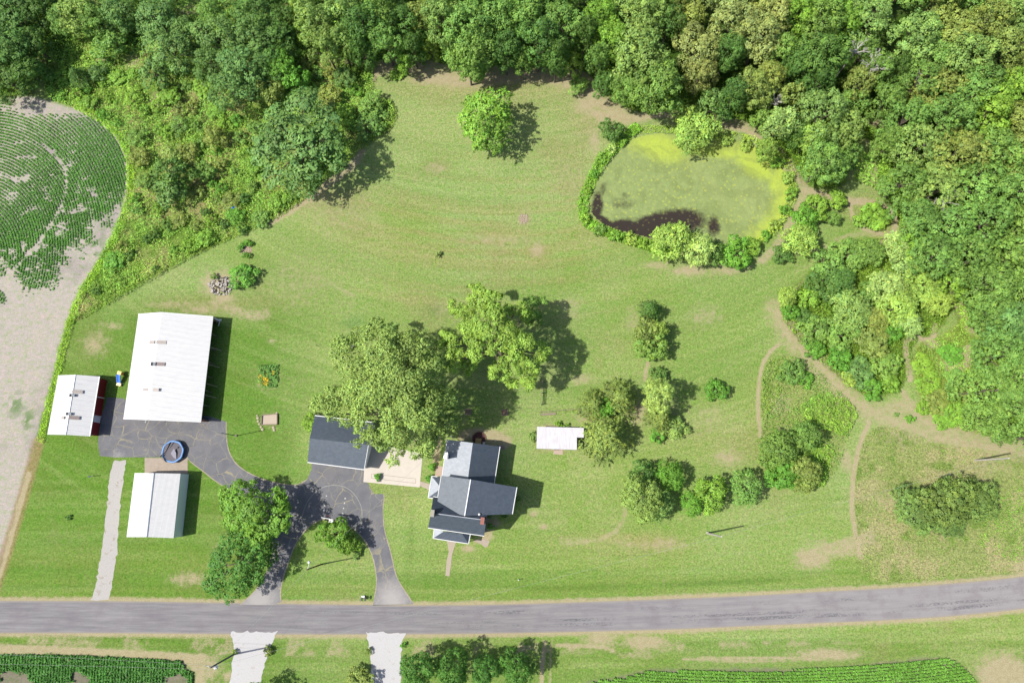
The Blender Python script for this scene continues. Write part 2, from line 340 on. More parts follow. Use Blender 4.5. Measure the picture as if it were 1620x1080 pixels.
    shoulder = np.minimum(dr, drb); bare = np.maximum(bare, np.where(inr, 1.2, 0)); bare = np.maximum(bare, sstep(1.1, .1, shoulder)*.95)
    bare = np.maximum(bare, .5*sstep(4.2, 2.9, drb)*south*sstep(.45, .6, vnoise(X, Y, 4, 52)))
    # fields
    fld = np.zeros(shp, bool)
    for nm in ('field', 'cropbl', 'cropbr'):
        g = GP[nm]; ins = inpoly(X, Y, g); d = segdist(X, Y, g, True)*np.where(ins, 1, -1); m = sstep(-.3, .5, d+jit*.5)
        soil = A(208, 200, 188)[None, None]*np.ones(shp+(1,)); soil = put(soil, sstep(.35, .75, vnoise(X, Y, 6, 61)), A(188, 180, 172)); soil = put(soil, sstep(.5, .8, vnoise(X, Y, 1.6, 62))*.6, A(218, 205, 190))
        if nm != 'field': soil = put(soil, np.ones(shp)*.7, A(120, 118, 84))
        col = col*(1-m[..., None])+soil*m[..., None]; bare = bare*(1-m); rough = rough*(1-m)-.8*m; fld |= ins
    # weeds in the bare soil
    for (cx, cy, rx, ry) in [(25, 640, 14, 22), (45, 665, 12, 22), (150, 388, 14, 25)]:
        c0 = P(cx, cy); k = mpp(cx, cy); mw = np.exp(-(((X-c0[0])/(rx*k))**2+((Y-c0[1])/(ry*k))**2)*1.2)*sstep(.45, .55, vnoise(X, Y, .9, 66, 2)); col = put(col, mw*.8, A(105, 148, 72))
    dt = segdist(X, Y, PA([(-20, 965), (8, 880), (28, 815), (48, 745), (60, 700)])); col = put(col, sstep(1.5, .7, dt)*.7, A(178, 150, 112))
    c0 = P(0, 0)
    # object split
    cx_ = (X[:-1, :-1]+X[1:, 1:])/2; cy_ = (Y[:-1, :-1]+Y[1:, 1:])/2
    kind = np.zeros(cx_.shape, int)
    for i, nm in ((1, 'field'), (1, 'cropbl'), (1, 'cropbr'), (2, 'meadow'), (3, 'wood'), (3, 'forest')): kind[inpoly(cx_, cy_, GP[nm])] = i
    pathm = np.zeros(cx_.shape, bool)
    for pts, wpx, f in [q for q in PATHS[4:21] if q[1] < 12]:
        pp = PA(smooth_poly(pts, 2, False)); pathm |= segdist(cx_, cy_, pp) < wpx*mpp(*pts[0])
    kind[pathm & (kind != 1)] = 4
    G = NT('ground_cover')
    base = G.attr('col', 'Color'); bare_a = G.attr('bare'); rough_a = G.attr('rough')
    n1 = G.noise(3.6, detail=3, rough=.7); n2 = G.noise(1.7, detail=6, rough=.8); n3 = G.noise(32, detail=2)
    v = G.math('ADD', G.math('MULTIPLY', n1, .5), G.math('ADD', G.math('MULTIPLY', n2, .35), G.math('MULTIPLY', n3, .15)))
    amp = G.math('MULTIPLY_ADD', rough_a, 2.2, 3.3)
    fac = G.math('MULTIPLY_ADD', G.math('SUBTRACT', v, .5), amp, 1.0)
    c1 = G.n('ShaderNodeVectorMath', {0: base, 3: fac}, operation='SCALE').outputs[0]
    # tufts of another green
    tuft = G.ramp(G.noise(.8, G.scale((1, 1.5, 1)), detail=7, rough=.8), .49, .62, 0, .8)
    c1 = G.mix(tuft, c1, G.mix(1, c1, (.68, .95, .52), 'MULTIPLY'))
    thatch = G.ramp(G.noise(1.0, G.n('ShaderNodeVectorMath', {0: G.scale((.8, 1.6, 1)), 1: (31, 7, 0)}, operation='ADD').outputs[0], 7, .8), .5, .64, 0, .9)
    c1 = G.mix(thatch, c1, G.mix(1, c1, (1.24, 1.06, 1.22), 'MULTIPLY'))
    rag = G.math('ADD', G.math('MULTIPLY_ADD', G.noise(.9, detail=7, rough=.78), 1.9, -1.55), G.math('MULTIPLY', G.noise(3.1, G.scale((.8, 1.5, 1)), 5, .85), 2.1))
    bm = G.math('MULTIPLY', G.ramp(G.math('SUBTRACT', bare_a, rag), -.22, .28, 0, .92), G.ramp(bare_a, .03, .2))
    straw = G.mix(G.ramp(G.noise(6, detail=5, rough=.8), .35, .65), C(184, 168, 126), C(228, 216, 180))
    straw = G.mix(G.ramp(G.noise(1.3, detail=3), .45, .7, 0, .5), straw, C(180, 164, 124))
    c2 = G.mix(bm, c1, straw)
    G.bump(v, .35, .12); G.done(c2, .95, .08)
    idx = np.arange(nx*ny).reshape(ny, nx)
    quads = np.stack([idx[:-1, :-1], idx[:-1, 1:], idx[1:, 1:], idx[1:, :-1]], -1)
    def sheet(name, mask):
        q = quads[mask].reshape(-1, 4); u, inv = np.unique(q, return_inverse=True); q = inv.reshape(-1, 4)
        me = bpy.data.meshes.new(name); n = len(u)
        co = np.zeros((n, 3), np.float32); co[:, 0] = X.ravel()[u]; co[:, 1] = Y.ravel()[u]
        me.vertices.add(n); me.vertices.foreach_set('co', co.ravel()); me.loops.add(q.size); me.loops.foreach_set('vertex_index', q.ravel().astype(np.int32))
        me.polygons.add(len(q)); me.polygons.foreach_set('loop_start', np.arange(0, q.size, 4, dtype=np.int32)); me.update(calc_edges=True)
        a = me.attributes.new('col', 'FLOAT_COLOR', 'POINT'); cc = np.ones((n, 4), np.float32); cc[:, :3] = np.clip(col, .005, 1).reshape(-1, 3)[u]; a.data.foreach_set('color', cc.ravel())
        for nm, arr in (('bare', bare), ('rough', rough)):
            a = me.attributes.new(nm, 'FLOAT', 'POINT'); a.data.foreach_set('value', arr.ravel()[u].astype(np.float32))
        me.materials.append(G.m); o = bpy.data.objects.new(name, me); COL.link(o); tag(o, kind='structure'); return o
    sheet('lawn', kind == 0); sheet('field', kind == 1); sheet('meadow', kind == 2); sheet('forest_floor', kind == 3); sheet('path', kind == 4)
    # the land beyond, to the horizon: a frame of quads round the detailed sheets
    x0, x1, y0, y1 = xs[0], xs[-1], ys[0], ys[-1]; B = 3000
    me = bpy.data.meshes.new('ground'); me.from_pydata([(x0, y0, 0), (x1, y0, 0), (x1, y1, 0), (x0, y1, 0), (-B, -B, 0), (B, -B, 0), (B, B, 0), (-B, B, 0)], [], [(4, 5, 1, 0), (5, 6, 2, 1), (6, 7, 3, 2), (7, 4, 0, 3)])
    far = NT('far_land'); f = far.noise(.02, detail=6); far.done(far.mix(far.ramp(f, .4, .6), C(120, 152, 66), C(80, 112, 44)), .95, .05)
    me.materials.append(far.m); o = bpy.data.objects.new('ground', me); COL.link(o); tag(o, kind='structure')
build_ground()

def flat(name, poly, z, mat, holes=None, kind='structure', parent=None, bottom=None):
    loops = [[Vector((x, y, 0)) for x, y in poly]]+[[Vector((x, y, 0)) for x, y in h] for h in (holes or [])]
    tris = geometry.tessellate_polygon(loops); allv = [v for l in loops for v in l]
    vs = [(v.x, v.y, 0) for v in allv]; fs = []
    for t in tris:
        a, b, c = [allv[i] for i in t]
        fs.append(t if (b-a).cross(c-a).z > 0 else t[::-1])
    me = bpy.data.meshes.new(name); me.from_pydata(vs, [], fs); me.materials.append(mat); me.update()
    o = bpy.data.objects.new(name, me); COL.link(o); o.location.z = z
    if kind: o['kind'] = kind
    return o

# ------------------------------------------------------------------ road with uv-like attributes
def build_road():
    T = PA(smooth_poly(ROAD_T, 2, False)); Bm = PA(smooth_poly(ROAD_B, 2, False)); n = 400
    def res(p):
        s = np.r_[0, np.cumsum(np.hypot(*np.diff(p, axis=0).T))]; t = np.linspace(0, s[-1], n); return np.stack([np.interp(t, s, p[:, 0]), np.interp(t, s, p[:, 1])], 1), t
    def atx(p, xx): return np.interp(xx, p[:, 0], p[:, 1])
    xx = np.linspace(max(T[0, 0], Bm[0, 0]), min(T[-1, 0], Bm[-1, 0]), n)
    yt = atx(T, xx); yb = atx(Bm, xx); k = 9; vs = []; uv = []
    for i in range(n):
        for j in range(k):
            f = j/(k-1); vs.append((xx[i], yb[i]*(1-f)+yt[i]*f, .012)); uv.append((xx[i], f))
    fs = [(i*k+j, (i+1)*k+j, (i+1)*k+j+1, i*k+j+1) for i in range(n-1) for j in range(k-1)]
    me = bpy.data.meshes.new('road'); me.from_pydata(vs, [], fs)
    a = me.attributes.new('across', 'FLOAT', 'POINT'); a.data.foreach_set('value', [q[1] for q in uv])
    R = NT('road_chipseal'); f = R.attr('across')
    p = R.n('ShaderNodeSeparateXYZ', {0: R.pos()}).outputs
    vec = R.n('ShaderNodeCombineXYZ', {0: R.math('MULTIPLY', p[0], .12), 1: R.math('MULTIPLY', f, 9), 2: 0}).outputs[0]
    st = R.noise(1.0, vec, 5, .65); fine = R.noise(22, detail=3, rough=.8); pat = R.noise(.35, detail=5)
    east = R.ramp(p[0], -20, 70)
    c = R.mix(R.ramp(st, .34, .66), C(146, 143, 147), C(174, 171, 172)); c = R.mix(east, c, R.mix(.5, c, C(196, 190, 188)))
    wheel = R.math('ADD', R.math('COMPARE', f, .24, .06), R.math('ADD', R.math('COMPARE', f, .40, .05), R.math('COMPARE', f, .72, .06)), clamp=True)
    tar = R.math('MULTIPLY', wheel, R.ramp(R.math('MULTIPLY', R.noise(1.0, R.n('ShaderNodeCombineXYZ', {0: R.math('MULTIPLY', p[0], .09), 1: R.math('MULTIPLY', f, 2), 2: 3}).outputs[0], 3), R.noise(5, R.scale((.45, 1, 1)), 4, .8)), .26, .35, 0, .7))
    c = R.mix(R.math('MULTIPLY', tar, R.ramp(p[0], -45, 0, .25, 1)), c, C(104, 106, 112))
    c = R.mix(R.ramp(pat, .48, .68, 0, .5), c, C(150, 140, 146))
    edge = R.math('MULTIPLY', R.math('ABSOLUTE', R.math('SUBTRACT', f, .5)), 2.)
    c = R.mix(R.ramp(R.math('ADD', edge, R.math('MULTIPLY', R.noise(2.5, detail=5), .12)), .93, 1.04, 0, .8), c, C(186, 176, 160))
    c = R.n('ShaderNodeVectorMath', {0: c, 3: R.ramp(fine, .2, .8, .86, 1.14)}, operation='SCALE').outputs[0]
    R.done(c, .9, .2); me.materials.append(R.m); me.update()
    o = bpy.data.objects.new('road', me); COL.link(o); tag(o, kind='structure')
build_road()

# driveway: asphalt with grass-filled cracks
DRIVE = [(170, 628), (196, 630), (215, 650), (330, 658), (358, 667), (358, 688), (360, 706), (364, 719), (373, 733), (388, 745), (409, 755), (436, 764), (470, 768), (486, 758), (493, 742), (493, 700), (560, 700), (579, 745), (576, 760), (583, 765),
         (588, 775), (593, 781), (607, 781), (608, 790), (606, 800), (606, 815), (608, 838), (614, 858), (620, 880), (625, 906), (634, 925), (655, 955), (560, 957), (583, 950), (592, 945)]
ISLE = [(592, 945), (596, 925), (595, 905), (590, 880), (580, 858), (566, 841), (550, 829), (530, 821), (511, 820), (494, 828), (479, 843), (466, 862), (457, 887), (448, 912), (443, 938), (445, 952)]
DRIVE2 = [(430, 956), (380, 956), (400, 938), (413, 921), (424, 900), (432, 870), (430, 840), (405, 805), (372, 778), (345, 764), (320, 744), (302, 731), (296, 723), (182, 723), (158, 721), (155, 700), (160, 660)]
outer = smooth_poly(DRIVE[:32], 1).tolist()
drive_poly = PA([(170, 628), (196, 630)]+DRIVE[2:33]+[(590, 957)]+ISLE+DRIVE2)
Dm = NT('asphalt_driveway')
wv = Dm.n('ShaderNodeVectorMath', {0: Dm.pos(), 1: Dm.n('ShaderNodeVectorMath', {0: Dm.n('ShaderNodeTexNoise', {'Vector': Dm.pos(), 'Scale': .45, 'Detail': 3.}).outputs['Color'], 1: (1.8, 1.8, 0)}, operation='MULTIPLY').outputs[0]}, operation='ADD').outputs[0]
vor = Dm.n('ShaderNodeTexVoronoi', {'Vector': wv, 'Scale': .38, 'Randomness': 1.}, feature='DISTANCE_TO_EDGE').outputs['Distance']
vor2 = Dm.n('ShaderNodeTexVoronoi', {'Vector': wv, 'Scale': .9, 'Randomness': 1.}, feature='DISTANCE_TO_EDGE').outputs['Distance']
cr = Dm.math('MULTIPLY', Dm.ramp(vor, .005, .022, 1, 0), Dm.ramp(Dm.noise(.35, detail=3), .4, .58, .1, .85))
cr2 = Dm.math('MULTIPLY', Dm.ramp(vor2, .008, .02, .6, 0), Dm.ramp(Dm.noise(.22, detail=2), .5, .62))
crk = Dm.math('MAXIMUM', cr, cr2)
c = Dm.mix(Dm.ramp(Dm.noise(.5, detail=5), .35, .7), C(130, 131, 137), C(148, 148, 152)); c = Dm.mix(Dm.ramp(Dm.noise(.18, detail=3), .5, .7, 0, .5), c, C(158, 154, 154))
c = Dm.n('ShaderNodeVectorMath', {0: c, 3: Dm.ramp(Dm.noise(18, detail=3, rough=.8), .2, .8, .85, 1.15)}, operation='SCALE').outputs[0]
c = Dm.mix(crk, c, C(196, 186, 150))
for (ax, ay, rad) in ((410, 948, 5.0), (620, 948, 4.6), (186, 722, 1.6)):
    q = P(ax, ay); d = Dm.n('ShaderNodeVectorMath', {0: Dm.pos(), 1: tuple(q)}, operation='DISTANCE').outputs['Value']
    c = Dm.mix(Dm.ramp(Dm.math('ADD', d, Dm.math('MULTIPLY', Dm.noise(1.2, detail=6, rough=.75), 3.5)), rad*.55, rad+1.6, .95, 0), c, C(205, 200, 196))
Dm.done(c, .9, .2)
drv = flat('driveway', drive_poly, .02, Dm.m)
EDGE = plain('gravel_edge', C(196, 186, 160), .95, .35, 6)
def ribbon(name, pts, wd, z, mat, kind='structure', jitter=.0, closed=False):
    p = np.array(pts); n = len(p); mb = MB(); rnd = random.Random(3)
    for i in range(n if closed else n-1):
        a = p[i]; b = p[(i+1) % n]; d = b-a; L = np.hypot(*d)
        if L < 1e-6: continue
        nn = np.array([-d[1], d[0]])/L*wd/2; s = 1+rnd.uniform(-jitter, jitter)
        mb.add([(*(a-nn*s), z), (*(b-nn*s), z), (*(b+nn*s), z), (*(a+nn*s), z)], [(0, 1, 2, 3)])
    o = mb.build(name, mat)
    if kind: o['kind'] = kind
    return o
ribbon('driveway_edge', PA(smooth_poly(DRIVE[4:14], 2, False)), .16, .024, EDGE, jitter=.4)
ribbon('driveway_edge', PA(smooth_poly(ISLE, 2, False)), .18, .024, EDGE, jitter=.4)
ribbon('driveway_edge', PA(smooth_poly(DRIVE[22:32], 1, False)), .16, .024, EDGE, jitter=.4)
ribbon('driveway_edge', PA(smooth_poly(DRIVE2[1:13], 1, False)), .14, .024, EDGE, jitter=.4)
WHITE_LINE = plain('worn_white_paint', C(188, 188, 180), .8, .25, 8)
ribbon('court_line', PA(smooth_poly([(475, 834), (478, 815), (484, 797), (495, 781), (510, 770), (527, 766.5), (545, 769), (557, 777), (567, 790), (573, 805), (573, 820), (571, 831)], 2, False)), .09, .026, WHITE_LINE)
mb = MB()
for (x, y, r) in ((516.5, 784, .1), (515, 791.5, .1), (513.5, 799.5, .1), (512, 808, .17), (546, 788, .12), (545, 795.5, .11), (543.5, 803.5, .11), (542, 812.5, .18)):
    q = P(x, y); mb.add([(q[0]+r*math.cos(a*.785), q[1]+r*1.2*math.sin(a*.785), .028) for a in range(8)], [tuple(range(8))])
o = mb.build('court_marking', plain('white_paint', C(235, 235, 228), .7, .1)); o['kind'] = 'structure'

# gravel lanes, concrete
def gravel(name, k):
    g = NT(name); a = g.noise(5, detail=5, rough=.8); b = g.noise(26, detail=3, rough=.8); t = g.noise(.8, detail=5, rough=.7)
    c = g.mix(g.ramp(a, .3, .7), C(*k[0]), C(*k[1])); c = g.mix(g.ramp(t, .58, .66, 0, .55), c, C(*k[2])); c = g.n('ShaderNodeVectorMath', {0: c, 3: g.ramp(b, .2, .8, .8, 1.2)}, operation='SCALE').outputs[0]
    return g.done(c, .95, .1)
GRW = gravel('pale_gravel', ((222, 220, 220), (240, 238, 238), (210, 204, 194))); GRT = gravel('lane_gravel', ((202, 196, 190), (230, 226, 220), (166, 148, 112)))
def ragged(pts, amt, seed, step=.5):
    p = np.array(pts); out = []; rnd = np.random.RandomState(seed); n = len(p)
    for i in range(n):
        a = p[i]; b = p[(i+1) % n]; m = max(int(np.hypot(*(b-a))/step), 1)
        for j in range(m): out.append(a+(b-a)*j/m+rnd.randn(2)*amt)
    return np.array(out)
flat('gravel_lane', ragged(PA([(180, 727), (199, 727), (195, 760), (190, 800), (187, 840), (184, 880), (177, 925), (172, 949), (144, 949), (153, 918), (159, 880), (164, 845), (168, 805), (171, 775), (174, 745)]), .1, 1), .008, GRT)
flat('gravel_drive', ragged(PA([(366, 999), (440, 999), (431, 1015), (422, 1038), (415, 1065), (385, 1260), (318, 1260), (367, 1060), (371, 1030)]), .1, 2), .016, GRW)
flat('gravel_drive', ragged(PA([(577, 999), (643, 1001), (636, 1015), (635, 1045), (622, 1260), (590, 1260), (587, 1060), (586, 1030), (582, 1015)]), .1, 3), .016, GRW)
CONC = plain('pale_concrete', C(246, 236, 222), .85, .06, 1.2); CONC2 = plain('old_concrete', C(204, 188, 170), .9, .14, 1.5); CONCD = plain('concrete_joint', C(176, 160, 142), .9, .1)
def slab(name, pts, z0, z1, mat): 
    o = MB().prism(PA(pts), z0, z1).build(name, mat); o['kind'] = 'structure'; return o
slab('concrete_apron', [(229, 724), (297, 724), (297, 752), (229, 752)], 0, .035, CONC2)
slab('patio', [(579, 700), (669, 716), (664, 770.5), (575, 762)], 0, .05, CONC)
slab('garden_walk', [(665, 761), (690, 768), (690, 777), (682, 776), (664, 768)], 0, .04, plain('walk_concrete', C(214, 200, 182), .9, .1))
slab('garden_walk', [(706, 850), (724, 850), (719, 865), (715, 878), (714, 890), (711, 911), (704.5, 910), (707, 885), (710, 872)], 0, .04, plain('front_walk_concrete', C(208, 194, 172), .9, .1))
slab('stepping_slab', [(748, 855), (766, 852), (775, 855), (772, 863), (768, 866), (761, 860)], 0, .03, CONC2)
slab('doorstep', [(877, 708), (890, 708), (890.5, 719), (875, 718)], 0, .06, plain('doorstep_tan', C(222, 200, 178), .9, .08))
ribbon('patio_joint', PA([(588, 749), (658, 757), (657.5, 764), (588, 756), (588, 749)]), .06, .056, CONCD)
slab('stone_landing', [(786, 703), (798, 705), (798, 711), (786, 710)], 0, .03, plain('landing_grey', C(168, 156, 148), .9, .1))
slab('side_landing', [(690, 736), (702, 738), (700, 753), (688, 753)], 0, .05, plain('landing_pink', C(216, 192, 172), .9, .1))

# ------------------------------------------------------------------ pond
def build_pond():
    poly = GP['pond']; mn = poly.min(0)-.3; mx = poly.max(0)+.3; st = .22
    xs = np.arange(mn[0], mx[0], st); ys = np.arange(mn[1], mx[1], st); X, Y = np.meshgrid(xs, ys)
    ins = inpoly((X[:-1, :-1]+X[1:, 1:])/2, (Y[:-1, :-1]+Y[1:, 1:])/2, poly)
    wx = (vnoise(X, Y, 3, 71)-.5)*2.6; wy = (vnoise(X, Y, 3, 72)-.5)*2.2
    def blob(cx, cy, rx, ry, ang=0, pw=1.5):
        c0 = P(cx, cy); k = mpp(cx, cy); dx = (X+wx*.5-c0[0])/k; dy = (Y+wy*.5-c0[1])/k; a = math.radians(ang)
        u = dx*math.cos(a)+dy*math.sin(a); v = -dx*math.sin(a)+dy*math.cos(a)
        return np.exp(-((u/rx)**2+(v/ry)**2)**pw)
    openw = np.maximum.reduce([blob(1062, 352, 56, 22, 6)*1.1, blob(1000, 362, 50, 15, -6), blob(948, 345, 30, 9, -35)*1.0, blob(946, 322, 9, 24)*.9, blob(953, 300, 6, 18, -20)*.5, blob(1128, 358, 12, 20, -10)*.75, blob(985, 322, 26, 13)*.42, blob(990, 308, 10, 6)*.4, blob(1030, 352, 30, 14)*.9])
    d = segdist(X, Y, poly, True)
    tr = sstep(P(1010, 0)[0], P(1180, 0)[0], X+Y*.25-P(1100, 300)[1]*.25)
    east = sstep(4.2, .2, d+wx*.5)*sstep(P(1130, 0)[0], P(1180, 0)[0], X)
    brt = np.maximum.reduce([blob(1042, 232, 50, 26, -20), blob(1130, 238, 70, 14, -3)*.95, blob(1195, 262, 44, 18, -38), east*.95, blob(1228, 290, 12, 26)*.9, blob(1150, 232, 80, 14, -5)*.7])
    pale = np.maximum.reduce([blob(1120, 290, 60, 12, -50)*.6, blob(1190, 320, 30, 40)*.5, blob(1100, 255, 20, 30, 20)*.5])
    dark = np.maximum(openw, 0)
    V = NT('pond_surface'); o_ = V.attr('openw'); b_ = V.attr('bright'); p_ = V.attr('pale')
    nz = V.noise(.9, detail=6, rough=.7); nf = V.noise(6, detail=4, rough=.8)
    alg = V.mix(V.ramp(nz, .38, .62), C(156, 176, 102), C(172, 192, 114)); alg = V.mix(p_, alg, C(186, 202, 124))
    bn = V.ramp(V.math('ADD', b_, V.math('MULTIPLY', V.math('SUBTRACT', nz, .5), .9)), .1, .95)
    alg = V.mix(bn, alg, C(206, 228, 90))
    swirl = V.ramp(V.noise(.16, V.scale((1, 1.1, 1)), 5, .6, 1.6), .47, .6, 0, .4); alg = V.mix(swirl, alg, C(138, 154, 84))
    sp = V.n('ShaderNodeTexVoronoi', {'Vector': V.pos(), 'Scale': 1.25, 'Randomness': 1.}).outputs['Distance']
    spk = V.math('MULTIPLY', V.ramp(V.math('ADD', sp, V.math('MULTIPLY', V.noise(5), .16)), .27, .4, 1, 0), V.ramp(V.noise(.5, detail=5), .34, .5)); 
    alg = V.mix(V.math('MULTIPLY', spk, .85), alg, C(198, 210, 96))
    c = V.n('ShaderNodeVectorMath', {0: alg, 3: V.ramp(V.math('ADD', V.math('MULTIPLY', nf, .5), V.math('MULTIPLY', V.noise(2., detail=6, rough=.8), .5)), .35, .65, .82, 1.16)}, operation='SCALE').outputs[0]
    om = V.ramp(V.math('ADD', o_, V.math('MULTIPLY', V.math('SUBTRACT', V.noise(1.6, detail=7, rough=.78), .5), .9)), .2, .68)
    wat = V.mix(V.math('MULTIPLY', spk, .3), C(74, 64, 54), C(170, 176, 100))
    c = V.mix(om, c, wat)
    V.done(c, V.ramp(om, 0, 1, .65, .12), .35)
    idx = np.arange(X.size).reshape(X.shape); q = np.stack([idx[:-1, :-1], idx[:-1, 1:], idx[1:, 1:], idx[1:, :-1]], -1)[ins].reshape(-1, 4)
    u, inv = np.unique(q, return_inverse=True); q = inv.reshape(-1, 4)
    me = bpy.data.meshes.new('pond'); me.from_pydata([(a, b, .03) for a, b in zip(X.ravel()[u], Y.ravel()[u])], [], q.tolist())
    for nm, arr in (('openw', dark), ('bright', brt), ('pale', pale)):
        a = me.attributes.new(nm, 'FLOAT', 'POINT'); a.data.foreach_set('value', arr.ravel()[u].astype(np.float32))
    me.materials.append(V.m); me.update(); o = bpy.data.objects.new('pond_water', me); COL.link(o); tag(o, kind='structure')
build_pond()

# ------------------------------------------------------------------ foliage
LF = NT('foliage')
oc = LF.n('ShaderNodeObjectInfo').outputs['Color']; tint = LF.attr('tint', 'Color')
lc = LF.mix(1, oc, tint, 'MULTIPLY')
LF.done(lc, .62, .25)
tr = LF.n('ShaderNodeBsdfTranslucent', {'Color': LF.mix(1, lc, (1.15, 1.2, .5), 'MULTIPLY')})
ms = LF.n('ShaderNodeMixShader', {0: .18}); LF.l(LF.b.outputs[0], ms.inputs[1]); LF.l(tr.outputs[0], ms.inputs[2]); LF.l(ms.outputs[0], LF.out.inputs[0])
LEAF = LF.m
BARK = plain('bark', C(140, 128, 112), .95, .3, 4); BARKW = plain('pale_dead_bark', C(236, 230, 222), .95, .15, 4)

def leaf_mesh(name, c, nrm, s, tint_, rs, aspect=.6, mat=None, fold=.25):
    n = len(c); nrm = nrm/np.linalg.norm(nrm, axis=1, keepdims=True)
    a = rs.randn(n, 3); t = np.cross(nrm, a); t /= np.linalg.norm(t, axis=1, keepdims=True)+1e-9; b = np.cross(nrm, t)
    s = np.asarray(s).reshape(-1, 1)
    v = np.stack([c-t*s, c-b*s*aspect-nrm*s*fold*.5, c+t*s, c+b*s*aspect-nrm*s*fold*.5], 1).reshape(-1, 3).astype(np.float32)
    me = bpy.data.meshes.new(name); me.vertices.add(4*n); me.vertices.foreach_set('co', v.ravel())
    me.loops.add(4*n); me.loops.foreach_set('vertex_index', np.arange(4*n, dtype=np.int32))
    me.polygons.add(n); me.polygons.foreach_set('loop_start', np.arange(0, 4*n, 4, dtype=np.int32)); me.update(calc_edges=True)
    at = me.attributes.new('tint', 'FLOAT_COLOR', 'FACE'); cc = np.ones((n, 4), np.float32); cc[:, :3] = tint_; at.data.foreach_set('color', cc.ravel())
    me.materials.append(mat or LEAF); return me
def rdir(rs, n): v = rs.randn(n, 3); return v/np.linalg.norm(v, axis=1, keepdims=True)
def fib(n, zmin, rs):
    k = np.arange(n)+.5; z = 1-(1-zmin)*k/n; ph = k*2.39996+rs.rand()*6.28; r = np.sqrt(np.maximum(0, 1-z*z))
    v = np.stack([r*np.cos(ph), r*np.sin(ph), z], 1)+rs.randn(n, 3)*.16; return v/np.linalg.norm(v, axis=1, keepdims=True)

def lobes_to_leaves(L, rs, clump=.75, per=34, leaf=.17, jit=.75, bottom=.3, spiky=0., ytint=.12, cl_dens=1.0, aspect=.6, vary=.10, fill=.4):
    "L: lobe centres, radii, outward direction -> leaf clusters spread through the outer crown"
    Cs, Ns, Ss, Ts = [], [], [], []
    for (c, r, d) in L:
        m = max(int(cl_dens*3.4*(r/clump)**2), 5); dd = fib(m, -.55, rs)
        # rotate so that the pole points outwards
        z = np.array([0, 0, 1.]); d2 = d*.7+z*.5; d2 /= np.linalg.norm(d2); ax = np.cross(z, d2); sn = np.linalg.norm(ax); cs_ = d2[2]
        if sn > 1e-5:
            K = ax/sn; dd = dd*cs_+np.cross(K, dd)*sn+K*(dd@K)[:, None]*(1-cs_)
        lt = 1+rs.randn()*vary
        rr = r*(1+rs.randn(m)*.13)
        cc = c+dd*rr[:, None]*np.array([1, 1, .85]); ok = cc[:, 2] > bottom; cc, ds = cc[ok], dd[ok]
        for q, dq in zip(cc, ds):
            k = int(per*rs.uniform(.7, 1.25)); u = rdir(rs, k); rad = clump*rs.uniform(.42, .66)*rs.rand(k)**.4
            p = q+u*rad[:, None]*np.array([1, 1, .75])
            if spiky > 0: p = q+dq*(rs.rand(k)[:, None]*clump*spiky-.3*clump)+u*clump*.22*(rs.rand(k)[:, None]+.2)
            nn = dq*.85+u*.5+np.array([0, 0, .25])+rs.randn(k, 3)*jit*.42
            ct = lt*(1+rs.randn()*vary*.9); br = np.clip(ct*(1+rs.randn(k)*.10), .45, 1.7)
            yl = np.clip(rs.randn(k)*ytint*.6+rs.randn()*ytint*.5, -.25, .4)
            t = np.stack([br*(1+yl), br*(1+yl*.35), br*(1-yl*.7)], 1)
            Cs.append(p); Ns.append(nn); Ss.append(leaf*rs.uniform(.65, 1.3, k)); Ts.append(t)
        k = int(len(cc)*per*fill)                      # leaves between the clusters
        if k:
            u = rdir(rs, k); flip = (u@d2) < -.25; u[flip] *= -1; rr = r*rs.uniform(.78, 1.12, k); p = c+u*rr[:, None]*np.array([1, 1, .85]); okk = p[:, 2] > bottom*.6; p, u = p[okk], u[okk]; k = len(p)
            br = np.clip(lt*(1+rs.randn(k)*.14), .4, 1.8); yl = np.clip(rs.randn(k)*ytint*.7, -.25, .4)
            Cs.append(p); Ns.append(u*.9+np.array([0, 0, .15])+rs.randn(k, 3)*jit*.45); Ss.append(leaf*rs.uniform(.65, 1.25, k)); Ts.append(np.stack([br*(1+yl), br*(1+yl*.35), br*(1-yl*.7)], 1))
    return np.vstack(Cs), np.vstack(Ns), np.concatenate(Ss), np.vstack(Ts)

def crown(name, R, Ht, seed, style='broad', nl=None, **kw):
    rs = np.random.RandomState(seed); L = []
    if style == 'cedar':
        n = nl or 26
        for i in range(n):
            f = (i+.5)/n; z = Ht*(.12+.84*f); rad = R*(1-f)**.75*rs.uniform(.75, 1.08); a = i*2.4+rs.rand()
            r = R*.34*(1.15-f*.55); L.append((np.array([math.cos(a)*max(rad-r*.6, 0), math.sin(a)*max(rad-r*.6, 0), z]), r, np.array([math.cos(a), math.sin(a), .5])))
    else:
        n = nl or 20; rz = Ht*(.46 if style == 'broad' else .55); zc = Ht-rz; zmin = -.35 if style == 'broad' else -.15
        dirs = fib(n, zmin, rs); ph = rs.rand(3)*6.28
        for d in dirs:
            a = math.atan2(d[1], d[0]); wob = 1+.13*math.sin(2*a+ph[0])+.10*math.sin(3*a+ph[1])+.07*math.sin(5*a+ph[2])
            r = R*rs.uniform(.24, .40)*(1.0 if n < 26 else .8); s = np.array([R*wob, R*wob, rz])
            c = d*np.maximum(s-r*.9, .1)*rs.uniform(.86, 1.1); c[2] += zc
            if style == 'bush': c[2] = max(c[2], .25*R)
            L.append((c, r, d))
    c, nn, s, t = lobes_to_leaves(L, rs, **kw)
    # a thin inner layer so that the crown is not hollow
    return leaf_mesh(name, c, nn, s, t, rs, kw.get('aspect', .6)), L

